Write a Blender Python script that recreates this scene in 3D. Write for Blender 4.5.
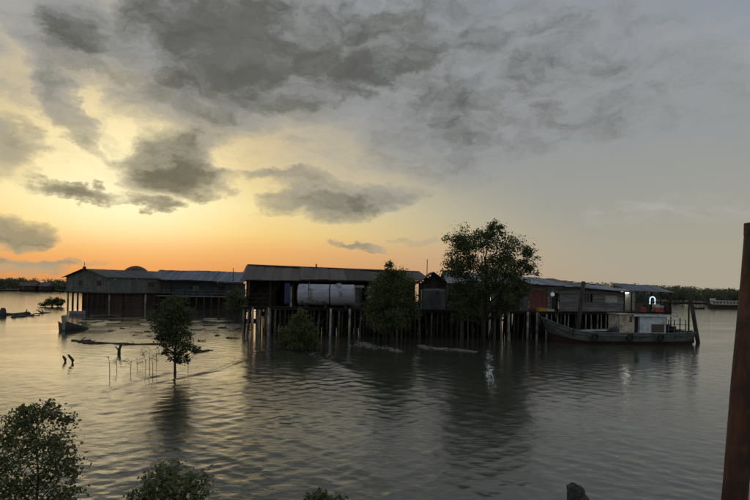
import bpy, math, random
import numpy as np
from mathutils import Vector, Matrix, noise as mnoise
random.seed(7)
R = math.radians
sc = bpy.context.scene
for o in list(bpy.data.objects):
    bpy.data.objects.remove(o)
COL = sc.collection

# ------------------------------------------------------------------ camera
EYE = 4.5          # metres above the water
F = 566.0          # focal length in 750-px units
HY = 287.0         # horizon row at the picture's middle
ROLL = R(1.0)
cam_d = bpy.data.cameras.new('camera')
cam_d.sensor_width = 36.0
cam_d.lens = 36.0 * F / 750.0
cam_d.shift_y = (HY - 250.0) / 750.0
cam_d.clip_start = 0.05
cam_d.clip_end = 12000
cam = bpy.data.objects.new('camera', cam_d)
COL.objects.link(cam)
cam.matrix_world = Matrix.Translation((0, 0, EYE)) @ Matrix.Rotation(R(90), 4, 'X') @ Matrix.Rotation(ROLL, 4, 'Z')
sc.camera = cam

# ------------------------------------------------------------------ view
sc.view_settings.view_transform = 'Standard'
sc.view_settings.look = 'None'
sc.view_settings.exposure = 0.0
sc.view_settings.gamma = 1.0
sc.view_settings.use_curve_mapping = False
sc.render.engine = 'CYCLES'

# ------------------------------------------------------------------ survey helpers (sight lines taken from the photograph)
CR, SR = math.cos(ROLL), math.sin(ROLL)
def ray(px, py):
    u, v = px - 375.0, py - HY
    return (u * CR + v * SR) / F, -(v * CR - u * SR) / F
def at(px, py, D):
    a, b = ray(px, py)
    return Vector((a * D, D, EYE + b * D))
def onwater(px, py):
    a, b = ray(px, py)
    return at(px, py, -EYE / b)

# ------------------------------------------------------------------ sun and sky
SUN_AZ, SUN_EL = R(-24.0), R(3.0)
sun_d = bpy.data.lights.new('sun', 'SUN')
sun_d.energy = 0.06
sun_d.angle = R(25)
sun_d.color = (1.0, 0.72, 0.42)
sun = bpy.data.objects.new('sun', sun_d)
COL.objects.link(sun)
sdir = Vector((math.sin(SUN_AZ) * math.cos(SUN_EL), math.cos(SUN_AZ) * math.cos(SUN_EL), math.sin(SUN_EL)))
sun.rotation_euler = (-sdir).to_track_quat('-Z', 'Y').to_euler()
sun.location = (-30, 60, 30)

class NT:
    """small helper to write node trees"""
    def __init__(s, tree):
        s.t = tree
    def n(s, typ, **kw):
        x = s.t.nodes.new(typ)
        for k, v in kw.items():
            setattr(x, k, v)
        return x
    def put(s, sock, v):
        if isinstance(v, bpy.types.NodeSocket):
            s.t.links.new(v, sock)
        else:
            sock.default_value = v
    def m(s, op, a, b=0.0, c=None, clamp=False):
        x = s.n('ShaderNodeMath', operation=op, use_clamp=clamp)
        s.put(x.inputs[0], a); s.put(x.inputs[1], b)
        if c is not None: s.put(x.inputs[2], c)
        return x.outputs[0]
    def v(s, op, a, b=(0, 0, 0)):
        x = s.n('ShaderNodeVectorMath', operation=op)
        s.put(x.inputs[0], a)
        if op == 'SCALE': s.put(x.inputs['Scale'], b)
        elif op not in ('LENGTH', 'NORMALIZE'): s.put(x.inputs[1], b)
        return x.outputs['Value'] if op in ('LENGTH', 'DOT_PRODUCT') else x.outputs[0]
    def noise(s, vec, scale, detail=4, rough=0.55, dist=0.0, color=False):
        x = s.n('ShaderNodeTexNoise')
        s.put(x.inputs['Vector'], vec); s.put(x.inputs['Scale'], scale)
        x.inputs['Detail'].default_value = detail; x.inputs['Roughness'].default_value = rough
        x.inputs['Distortion'].default_value = dist
        return x.outputs['Color'] if color else x.outputs['Fac']
    def smooth(s, v, a, b, lo=0.0, hi=1.0):
        x = s.n('ShaderNodeMapRange', interpolation_type='SMOOTHSTEP')
        s.put(x.inputs[0], v)
        for i, q in enumerate((a, b, lo, hi)): s.put(x.inputs[1 + i], q)
        return x.outputs[0]
    def lin(s, v, a, b, lo=0.0, hi=1.0):
        x = s.n('ShaderNodeMapRange')
        s.put(x.inputs[0], v)
        for i, q in enumerate((a, b, lo, hi)): s.put(x.inputs[1 + i], q)
        return x.outputs[0]
    def mix(s, f, a, b, blend='MIX'):
        x = s.n('ShaderNodeMix', data_type='RGBA', blend_type=blend)
        s.put(x.inputs[0], f)
        s.put(x.inputs[6], a if isinstance(a, bpy.types.NodeSocket) else (*a, 1)[:4])
        s.put(x.inputs[7], b if isinstance(b, bpy.types.NodeSocket) else (*b, 1)[:4])
        return x.outputs[2]
    def ramp(s, v, stops):
        x = s.n('ShaderNodeValToRGB')
        e = x.color_ramp.elements
        while len(e) < len(stops): e.new(0.5)
        for i, (p, c) in enumerate(stops):
            e[i].position = p; e[i].color = (*c, 1)
        s.put(x.inputs[0], v)
        return x.outputs[0]
    def xyz(s, v):
        x = s.n('ShaderNodeSeparateXYZ'); s.put(x.inputs[0], v)
        return x.outputs[0], x.outputs[1], x.outputs[2]
    def vec(s, x_, y_, z_):
        x = s.n('ShaderNodeCombineXYZ')
        s.put(x.inputs[0], x_); s.put(x.inputs[1], y_); s.put(x.inputs[2], z_)
        return x.outputs[0]

def make_sky():
    w = bpy.data.worlds.new('World'); sc.world = w; w.use_nodes = True
    t = w.node_tree; t.nodes.clear(); k = NT(t)
    d = k.v('NORMALIZE', k.n('ShaderNodeTexCoord').outputs['Generated'])
    x, y, z = k.xyz(d)
    az = k.m('ARCTAN2', x, y)
    el = k.m('ARCTAN2', z, k.m('SQRT', k.m('ADD', k.m('MULTIPLY', x, x), k.m('MULTIPLY', y, y))))
    eld = k.m('ABSOLUTE', k.m('MULTIPLY', el, 180 / math.pi))
    # angle from the sun's bearing, degrees
    cosd = k.m('ADD', k.m('MULTIPLY', x, math.sin(SUN_AZ)), k.m('MULTIPLY', y, math.cos(SUN_AZ)))
    hl = k.m('MAXIMUM', k.m('SQRT', k.m('ADD', k.m('MULTIPLY', x, x), k.m('MULTIPLY', y, y))), 1e-4)
    dz = k.m('MULTIPLY', k.m('ARCCOSINE', k.m('MINIMUM', k.m('DIVIDE', cosd, hl), 1.0)), 180 / math.pi)
    glow = k.smooth(k.m('ADD', dz, k.m('MULTIPLY', eld, 1.2)), 53.0, 12.0)
    e45 = k.m('DIVIDE', eld, 45.0)
    sunward = k.ramp(e45, [(0.0, (0.50, 0.25, 0.115)), (0.035, (0.70, 0.32, 0.12)), (0.075, (0.84, 0.45, 0.15)), (0.115, (0.94, 0.66, 0.23)),
                           (0.17, (0.98, 0.80, 0.37)), (0.24, (0.95, 0.73, 0.33)), (0.34, (0.84, 0.65, 0.33)), (0.52, (0.66, 0.57, 0.36)), (0.8, (0.42, 0.42, 0.36)), (1.0, (0.33, 0.35, 0.35))])
    away = k.ramp(e45, [(0.0, (0.42, 0.37, 0.285)), (0.08, (0.40, 0.37, 0.295)), (0.2, (0.345, 0.345, 0.31)), (0.32, (0.31, 0.325, 0.325)),
                        (0.5, (0.28, 0.315, 0.37)), (0.75, (0.25, 0.29, 0.355)), (1.0, (0.23, 0.275, 0.35))])
    grad = k.mix(glow, away, sunward)
    nis = k.n('ShaderNodeTexSky', sky_type='NISHITA')
    nis.sun_disc = False; nis.sun_elevation = SUN_EL; nis.sun_rotation = SUN_AZ
    nisc = k.v('SCALE', nis.outputs[0], 0.10)
    clear = k.mix(0.04, grad, nisc)
    # brightest where the sun sits behind the thin cloud
    core = k.v('DOT_PRODUCT', d, tuple(Vector((math.sin(SUN_AZ) * math.cos(R(7)), math.cos(SUN_AZ) * math.cos(R(7)), math.sin(R(7))))))
    core = k.m('MULTIPLY', k.m('ARCCOSINE', k.m('MINIMUM', core, 1.0)), 180 / math.pi)
    core = k.m('MULTIPLY', k.smooth(core, 14.0, 0.5, 0.0, 0.95), k.smooth(eld, 1.5, 8.0))
    clear = k.mix(core, clear, (1.10, 0.98, 0.60))
    # ---- clouds: bearing / elevation plane, warped by noise so that nothing has a clean rim
    P = k.vec(az, k.m('MULTIPLY', el, 1.25), 0.0)
    wn = k.noise(k.v('ADD', k.v('MULTIPLY', P, (3.0, 4.2, 1)), (3.1, 1.7, 0.4)), 2.2, 6, 0.62, 0.0, True)
    W = k.v('ADD', P, k.v('MULTIPLY', k.v('SUBTRACT', wn, (0.5, 0.5, 0.5)), (0.20, 0.13, 0)))
    wn2 = k.noise(P, 22, 4, 0.6, 0.0, True)
    W = k.v('ADD', W, k.v('MULTIPLY', k.v('SUBTRACT', wn2, (0.5, 0.5, 0.5)), (0.05, 0.026, 0)))
    fbm = k.noise(k.v('MULTIPLY', W, (1, 1.9, 1)), 7.5, 7, 0.6)
    fbm2 = k.noise(k.v('MULTIPLY', W, (1.0, 2.2, 1)), 20, 6, 0.62)
    def blob(px, py, rx, ry, wt, tilt=0.0):
        a, b = ray(px, py)
        ca = math.atan(a); ce = math.atan(b * math.cos(ca))
        q = k.v('SUBTRACT', W, (ca, ce * 1.25, 0))
        if tilt:
            qx, qy, _ = k.xyz(q)
            c_, s_ = math.cos(R(tilt)), math.sin(R(tilt))
            q = k.vec(k.m('ADD', k.m('MULTIPLY', qx, c_), k.m('MULTIPLY', qy, s_)), k.m('SUBTRACT', k.m('MULTIPLY', qy, c_), k.m('MULTIPLY', qx, s_)), 0.0)
        q = k.v('MULTIPLY', q, (F / rx, F / ry / 1.25, 0))
        return k.smooth(k.v('LENGTH', q), 1.35, 0.2, 0.0, wt)
    blobs = [(205, 60, 100, 75, 1.05), (330, 70, 110, 54, 0.62), (290, 15, 170, 55, 0.6), (450, 70, 130, 75, 0.33), (565, 55, 170, 80, 0.42), (500, 150, 120, 60, 0.22), (690, 110, 120, 50, 0.22),
             (165, 165, 48, 30, 0.95, 25), (190, 182, 40, 15, 0.6), (60, 105, 20, 55, 0.6, 30), (75, 40, 26, 40, 0.55, 10), (4, 150, 40, 32, 0.5), (40, 25, 60, 40, 0.35),
             (75, 195, 42, 8, 0.95), (155, 204, 24, 6, 0.8), (330, 203, 84, 19, 0.9, 3), (285, 178, 60, 9, 0.5), (8, 231, 36, 16, 0.9, 8), (0, 268, 70, 8, 0.4), (430, 150, 90, 40, 0.3),
             (360, 245, 24, 5, 0.55), (45, 262, 55, 5, 0.5), (420, 235, 50, 7, 0.3)]
    tot = None
    for b in blobs:
        o = blob(*b)
        tot = o if tot is None else k.m('ADD', tot, o)
    # the same broken cover carries on over the rest of the sky
    den = k.m('MAXIMUM', z, 0.0)
    plane = k.v('SCALE', k.vec(x, y, 0.0), k.m('DIVIDE', 1.0, k.m('ADD', den, 0.16)))
    gen = k.noise(k.v('ADD', plane, (4.3, 9.1, 0)), 0.8, 7, 0.6)
    high = k.smooth(eld, 16.0, 34.0)
    behind = k.smooth(k.m('ABSOLUTE', az), 0.62, 0.95)
    cover = k.m('MULTIPLY', k.smooth(gen, 0.42, 0.66), k.m('MAXIMUM', k.m('MULTIPLY', high, 0.55), k.m('MULTIPLY', behind, k.smooth(eld, 3.0, 14.0))))
    tot = k.m('ADD', tot, k.m('MULTIPLY', cover, 0.45))
    tex = k.noise(k.v('MULTIPLY', W, (1.0, 1.7, 1)), 11, 9, 0.64)
    dens = k.m('MULTIPLY', tot, k.m('ADD', 0.10, k.m('ADD', k.m('MULTIPLY', fbm, 1.15), k.m('MULTIPLY', fbm2, 0.45))))
    mask = k.m('SUBTRACT', 1.0, k.m('POWER', 2.718, k.m('MULTIPLY', k.m('MAXIMUM', k.m('SUBTRACT', dens, 0.17), 0.0), -2.7)))
    # thin broken veil between the masses
    thin = k.m('MULTIPLY', k.smooth(k.noise(k.v('MULTIPLY', W, (1, 1.8, 1)), 10.0, 9, 0.68), 0.42, 0.68), k.smooth(eld, 7.0, 15.0, 0.0, 0.62))
    warm = k.m('MULTIPLY', glow, k.smooth(eld, 24.0, 5.0))
    thick = k.mix(warm, (0.125, 0.128, 0.118), (0.190, 0.170, 0.108))
    thick = k.v('SCALE', thick, k.lin(tex, 0.3, 0.7, 0.82, 1.32))
    lit = k.mix(warm, (0.305, 0.315, 0.32), (0.42, 0.36, 0.23))
    cc = k.mix(k.smooth(k.m('ADD', k.m('MULTIPLY', dens, 0.55), k.m('MULTIPLY', k.m('SUBTRACT', 0.5, tex), 1.5)), 0.02, 0.74), lit, thick)
    c = k.mix(thin, clear, lit)
    pale = None
    for b in ((636, 216, 40, 10, 0.75), (720, 207, 80, 15, 0.5), (655, 60, 60, 22, 0.35, -25), (730, 40, 50, 16, 0.4, -20), (440, 110, 70, 22, 0.4), (345, 166, 70, 14, 0.45)):
        o = blob(*b); pale = o if pale is None else k.m('ADD', pale, o)
    c = k.mix(k.m('MULTIPLY', pale, k.smooth(fbm2, 0.35, 0.65)), c, (0.43, 0.42, 0.385))
    c = k.mix(k.m('MULTIPLY', mask, 0.93), c, cc)
    c = k.mix(k.m('MULTIPLY', mask, 0.96), c, cc)
    bg = k.n('ShaderNodeBackground'); t.links.new(c, bg.inputs[0]); bg.inputs[1].default_value = 1.0
    out = k.n('ShaderNodeOutputWorld'); t.links.new(bg.outputs[0], out.inputs[0])
    w.cycles.sampling_method = 'MANUAL'; w.cycles.sample_map_resolution = 512
make_sky()

# ------------------------------------------------------------------ materials
MATS = {}
def mat(name, c1, c2=None, rough=0.8, scale=(3, 3, 3), metal=0.0, bump=0.0, detail=5, spread=(0.35, 0.65), isl=0.0, spec=0.4, c3=None, s3=0.6):
    """two or three toned surface, colour broken up by noise in object space"""
    m = bpy.data.materials.new(name); m.use_nodes = True
    t = m.node_tree; k = NT(t); b = t.nodes['Principled BSDF']
    co = k.n('ShaderNodeTexCoord').outputs['Object']
    oi = k.n('ShaderNodeObjectInfo').outputs['Random']
    co = k.v('ADD', co, k.vec(k.m('MULTIPLY', oi, 37.0), k.m('MULTIPLY', oi, 19.0), k.m('MULTIPLY', oi, 11.0)))
    f = k.noise(k.v('MULTIPLY', co, scale), 1.0, detail, 0.62)
    col = k.mix(k.smooth(f, *spread), c1, c2 or c1)
    if c3:
        g = k.noise(co, s3, 5, 0.65)
        col = k.mix(k.smooth(g, 0.5, 0.66), col, c3)
    val = k.m('ADD', 1.0 - isl, k.m('MULTIPLY', k.n('ShaderNodeNewGeometry').outputs['Random Per Island'], 2 * isl)) if isl else None
    rnd = k.m('ADD', 0.86, k.m('MULTIPLY', oi, 0.28))
    if val is not None: rnd = k.m('MULTIPLY', rnd, val)
    col = k.v('SCALE', col, rnd)
    t.links.new(col, b.inputs['Base Color'])
    b.inputs['Roughness'].default_value = rough; b.inputs['Metallic'].default_value = metal
    b.inputs['Specular IOR Level'].default_value = spec
    if bump:
        bp = k.n('ShaderNodeBump'); bp.inputs['Strength'].default_value = bump; bp.inputs['Distance'].default_value = 0.02
        t.links.new(f, bp.inputs['Height']); t.links.new(bp.outputs[0], b.inputs['Normal'])
    MATS[name] = m
    return m

mat('old_wood', (0.060, 0.050, 0.040), (0.024, 0.020, 0.017), 0.85, (2, 2, 9), bump=0.5, isl=0.3)
mat('grey_board', (0.23, 0.233, 0.232), (0.125, 0.127, 0.128), 0.85, (0.8, 3, 8), bump=0.4, isl=0.28)
mat('green_board', (0.14, 0.155, 0.132), (0.085, 0.096, 0.082), 0.85, (1.0, 3, 3), bump=0.3, isl=0.2)
mat('blue_board', (0.085, 0.11, 0.135), (0.05, 0.065, 0.08), 0.8, (1.0, 3, 3), bump=0.3, isl=0.2)
mat('brown_board', (0.075, 0.042, 0.032), (0.035, 0.022, 0.018), 0.85, (2, 2, 5), bump=0.4, isl=0.3)
mat('red_board', (0.19, 0.065, 0.050), (0.12, 0.046, 0.038), 0.75, (2, 2, 3), bump=0.3, isl=0.15)
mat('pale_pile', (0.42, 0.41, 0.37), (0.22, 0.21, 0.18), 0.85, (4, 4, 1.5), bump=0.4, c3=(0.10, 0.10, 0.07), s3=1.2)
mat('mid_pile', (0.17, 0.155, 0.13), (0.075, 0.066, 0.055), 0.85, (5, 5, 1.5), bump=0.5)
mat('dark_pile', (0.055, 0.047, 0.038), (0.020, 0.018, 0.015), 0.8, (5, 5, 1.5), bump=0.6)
mat('brown_roof', (0.125, 0.092, 0.064), (0.075, 0.056, 0.042), 0.6, (1.5, 0.5, 1), metal=0.1, c3=(0.065, 0.036, 0.022), s3=0.5)
mat('rust_sheet', (0.070, 0.045, 0.034), (0.045, 0.034, 0.028), 0.7, (1.5, 0.5, 1), c3=(0.09, 0.045, 0.025), s3=0.9)
mat('dull_zinc', (0.24, 0.24, 0.245), (0.16, 0.15, 0.145), 0.6, (1.2, 0.4, 1), metal=0.2, c3=(0.13, 0.085, 0.06), s3=0.7)
mat('zinc_roof', (0.36, 0.37, 0.39), (0.23, 0.235, 0.245), 0.55, (1.2, 0.4, 1), metal=0.25, c3=(0.17, 0.12, 0.085), s3=0.4)
mat('far_roof', (0.13, 0.125, 0.115), (0.08, 0.076, 0.07), 0.6, (1.0, 0.4, 1), metal=0.2, c3=(0.10, 0.07, 0.05), s3=0.3)
mat('blue_roof', (0.20, 0.225, 0.26), (0.12, 0.135, 0.16), 0.55, (1.2, 0.4, 1), metal=0.2, c3=(0.12, 0.10, 0.08), s3=0.4)
mat('tank_paint', (0.50, 0.53, 0.58), (0.38, 0.40, 0.44), 0.5, (0.8, 3, 3), c3=(0.19, 0.15, 0.12), s3=1.1)
mat('dark_tank', (0.075, 0.08, 0.082), (0.04, 0.043, 0.045), 0.6, (2, 2, 1))
mat('white_paint', (0.62, 0.62, 0.59), (0.42, 0.42, 0.39), 0.7, (3, 3, 3))
mat('cream_paint', (0.62, 0.56, 0.43), (0.36, 0.31, 0.22), 0.7, (2, 2, 4), c3=(0.22, 0.19, 0.14), s3=1.5)
mat('pale_blue_paint', (0.66, 0.76, 0.82), (0.52, 0.60, 0.66), 0.65, (2, 2, 4), c3=(0.34, 0.37, 0.38), s3=1.2)
mat('hull_green', (0.15, 0.175, 0.165), (0.075, 0.092, 0.09), 0.65, (0.8, 3, 5), c3=(0.06, 0.055, 0.05), s3=1.6)
mat('hull_red', (0.070, 0.022, 0.019), (0.028, 0.016, 0.014), 0.65, (1, 3, 5), c3=(0.025, 0.024, 0.02), s3=0.8)
mat('deep_green_paint', (0.045, 0.075, 0.07), (0.03, 0.045, 0.045), 0.65, (2, 2, 3))
mat('blue_tarp', (0.05, 0.055, 0.17), (0.035, 0.038, 0.10), 0.6, (3, 3, 3), bump=0.6)
mat('dark_metal', (0.03, 0.03, 0.03), (0.018, 0.018, 0.018), 0.5, (3, 3, 3), metal=0.3)
mat('yellow_plastic', (0.55, 0.32, 0.03), (0.42, 0.24, 0.03), 0.5, (3, 3, 3))
mat('red_plastic', (0.42, 0.075, 0.05), (0.30, 0.06, 0.04), 0.5, (3, 3, 3))
mat('pane', (0.02, 0.022, 0.025), (0.012, 0.013, 0.015), 0.12, (1, 1, 1), spec=0.6)
mat('rust', (0.125, 0.046, 0.023), (0.045, 0.020, 0.012), 0.7, (16, 16, 5), bump=0.7, c3=(0.028, 0.016, 0.012), s3=5.0)
mat('bark', (0.065, 0.055, 0.042), (0.030, 0.026, 0.021), 0.9, (8, 8, 2), bump=0.8)
mat('mud', (0.075, 0.062, 0.045), (0.045, 0.038, 0.030), 0.55, (0.6, 0.6, 0.6), bump=0.5)
mat('wet_mud', (0.066, 0.056, 0.042), (0.036, 0.031, 0.025), 0.30, (0.9, 0.6, 0.9), bump=1.0)
mat('foam', (0.22, 0.21, 0.18), (0.13, 0.125, 0.105), 0.6, (3, 3, 3))
mat('driftwood', (0.10, 0.085, 0.065), (0.045, 0.038, 0.030), 0.85, (3, 3, 3), bump=0.6)
mat('timber', (0.17, 0.105, 0.07), (0.085, 0.055, 0.04), 0.85, (14, 14, 3), bump=0.7)
mat('slime_wood', (0.050, 0.058, 0.050), (0.028, 0.032, 0.028), 0.7, (12, 12, 12), bump=0.6)

def leafmat(name, c1, c2, trans=0.25):
    m = bpy.data.materials.new(name); m.use_nodes = True
    t = m.node_tree; k = NT(t); b = t.nodes['Principled BSDF']; out = t.nodes['Material Output']
    r = k.n('ShaderNodeNewGeometry').outputs['Random Per Island']
    col = k.mix(r, c1, c2)
    t.links.new(col, b.inputs['Base Color'])
    b.inputs['Roughness'].default_value = 0.5
    b.inputs['Specular IOR Level'].default_value = 0.35
    tr = k.n('ShaderNodeBsdfTranslucent'); t.links.new(k.v('MULTIPLY', col, (1.1, 1.2, 0.6)), tr.inputs[0])
    mx = k.n('ShaderNodeMixShader'); mx.inputs[0].default_value = trans
    t.links.new(b.outputs[0], mx.inputs[1]); t.links.new(tr.outputs[0], mx.inputs[2]); t.links.new(mx.outputs[0], out.inputs[0])
    MATS[name] = m
leafmat('leaf_dark', (0.045, 0.064, 0.026), (0.115, 0.14, 0.058), 0.35)
leafmat('leaf_olive', (0.065, 0.085, 0.028), (0.14, 0.16, 0.058), 0.35)
leafmat('leaf_near', (0.060, 0.076, 0.030), (0.22, 0.23, 0.12), 0.32)
leafmat('leaf_far', (0.12, 0.13, 0.085), (0.17, 0.18, 0.12), 0.35)

def lampmat(name, col, strength):
    m = bpy.data.materials.new(name); m.use_nodes = True
    b = m.node_tree.nodes['Principled BSDF']
    b.inputs['Base Color'].default_value = (0.8, 0.8, 0.8, 1)
    b.inputs['Emission Color'].default_value = (*col, 1); b.inputs['Emission Strength'].default_value = strength
    MATS[name] = m
lampmat('lamp_cold', (0.80, 0.93, 1.0), 32.0)
lampmat('lamp_ring', (0.70, 0.95, 1.0), 1.0)
lampmat('lamp_tube', (0.95, 1.0, 0.85), 26.0)
lampmat('lamp_dim', (0.9, 0.95, 1.0), 0.16)

def watermat():
    m = bpy.data.materials.new('river_water'); m.use_nodes = True
    t = m.node_tree; k = NT(t); b = t.nodes['Principled BSDF']
    g = k.n('ShaderNodeNewGeometry').outputs['Position']
    silt = k.noise(k.v('MULTIPLY', g, (0.06, 0.11, 0)), 1.0, 4, 0.6)
    t.links.new(k.mix(k.smooth(silt, 0.35, 0.65), (0.046, 0.050, 0.036), (0.066, 0.066, 0.046)), b.inputs['Base Color'])
    b.inputs['Roughness'].default_value = 0.03
    b.inputs['IOR'].default_value = 1.75
    n1 = k.noise(k.v('MULTIPLY', g, (3.2, 4.6, 1)), 1.0, 5, 0.6, 0.6)
    n2 = k.noise(k.v('MULTIPLY', g, (0.9, 1.5, 1)), 1.0, 3, 0.5, 0.4)
    patch = k.smooth(k.noise(k.v('MULTIPLY', g, (0.10, 0.16, 0)), 1.0, 3, 0.6), 0.35, 0.65, 0.45, 1.0)
    n3 = k.noise(k.v('MULTIPLY', g, (7.5, 11.0, 1)), 1.0, 3, 0.55, 0.8)
    h = k.m('ADD', k.m('MULTIPLY', n1, 0.42), k.m('ADD', k.m('MULTIPLY', n2, 0.35), k.m('MULTIPLY', n3, 0.04)))
    bp = k.n('ShaderNodeBump'); bp.inputs['Distance'].default_value = 0.035
    t.links.new(patch, bp.inputs['Strength'])
    t.links.new(h, bp.inputs['Height']); t.links.new(bp.outputs[0], b.inputs['Normal'])
    MATS['water'] = m
watermat()

# ------------------------------------------------------------------ mesh helpers
class MB:
    def __init__(s): s.V = []; s.Fc = []
    def add(s, vs, fs):
        o = len(s.V); s.V += [tuple(v) for v in vs]; s.Fc += [tuple(i + o for i in f) for f in fs]; return s
    def box(s, c, size, rot=None):
        hx, hy, hz = size[0] / 2, size[1] / 2, size[2] / 2
        vs = [Vector((x, y, z)) for z in (-hz, hz) for y in (-hy, hy) for x in (-hx, hx)]
        if rot is not None: vs = [rot @ v for v in vs]
        c = Vector(c)
        return s.add([v + c for v in vs], [(0, 2, 3, 1), (4, 5, 7, 6), (0, 1, 5, 4), (2, 6, 7, 3), (0, 4, 6, 2), (1, 3, 7, 5)])
    def bar(s, a, b, w, h):
        """square bar between two points"""
        a, b = Vector(a), Vector(b); d = b - a
        q = d.to_track_quat('Z', 'X').to_matrix()
        return s.box((a + b) / 2, (w, h, d.length), q)
    def tube(s, pts, rad, n=8, wob=0.0):
        """tapered round limb through the points"""
        pts = [Vector(p) for p in pts]; rings = []
        for i, p in enumerate(pts):
            d = (pts[min(i + 1, len(pts) - 1)] - pts[max(i - 1, 0)]).normalized()
            q = d.to_track_quat('Z', 'X').to_matrix()
            r = rad[i] if isinstance(rad, (list, tuple)) else rad
            ring = []
            for j in range(n):
                a = 2 * math.pi * j / n
                rr = r * (1 + wob * (random.random() - 0.5))
                ring.append(p + q @ Vector((rr * math.cos(a), rr * math.sin(a), 0)))
            rings.append(ring)
        vs = [v for r in rings for v in r]
        fs = [(i * n + j, i * n + (j + 1) % n, (i + 1) * n + (j + 1) % n, (i + 1) * n + j) for i in range(len(pts) - 1) for j in range(n)]
        fs += [tuple(range(n - 1, -1, -1)), tuple((len(pts) - 1) * n + j for j in range(n))]
        return s.add(vs, fs)
    def mesh(s, name, m, smooth=False):
        me = bpy.data.meshes.new(name); me.from_pydata(s.V, [], s.Fc); me.update()
        me.materials.append(MATS[m] if isinstance(m, str) else m)
        if smooth:
            me.polygons.foreach_set('use_smooth', [True] * len(me.polygons))
        return me
    def build(s, name, m, parent=None, smooth=False, loc=None, kind=None):
        o = bpy.data.objects.new(name, s.mesh(name, m, smooth)); COL.objects.link(o)
        o.parent = parent
        if loc is not None: o.location = loc
        if kind: o['kind'] = kind
        return o
def link(name, me, parent=None, loc=(0, 0, 0), rot=(0, 0, 0), scale=(1, 1, 1)):
    o = bpy.data.objects.new(name, me); COL.objects.link(o); o.parent = parent
    o.location = loc; o.rotation_euler = rot; o.scale = scale
    return o
def tag(o, label, cat, group=None):
    o['label'] = label; o['category'] = cat
    if group: o['group'] = group
    return o
def thing(name, label, cat, loc=(0, 0, 0), rz=0.0, group=None):
    o = bpy.data.objects.new(name, None); COL.objects.link(o)
    o.location = loc; o.rotation_euler = (0, 0, rz); o.empty_display_size = 0.3
    return tag(o, label, cat, group)

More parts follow.
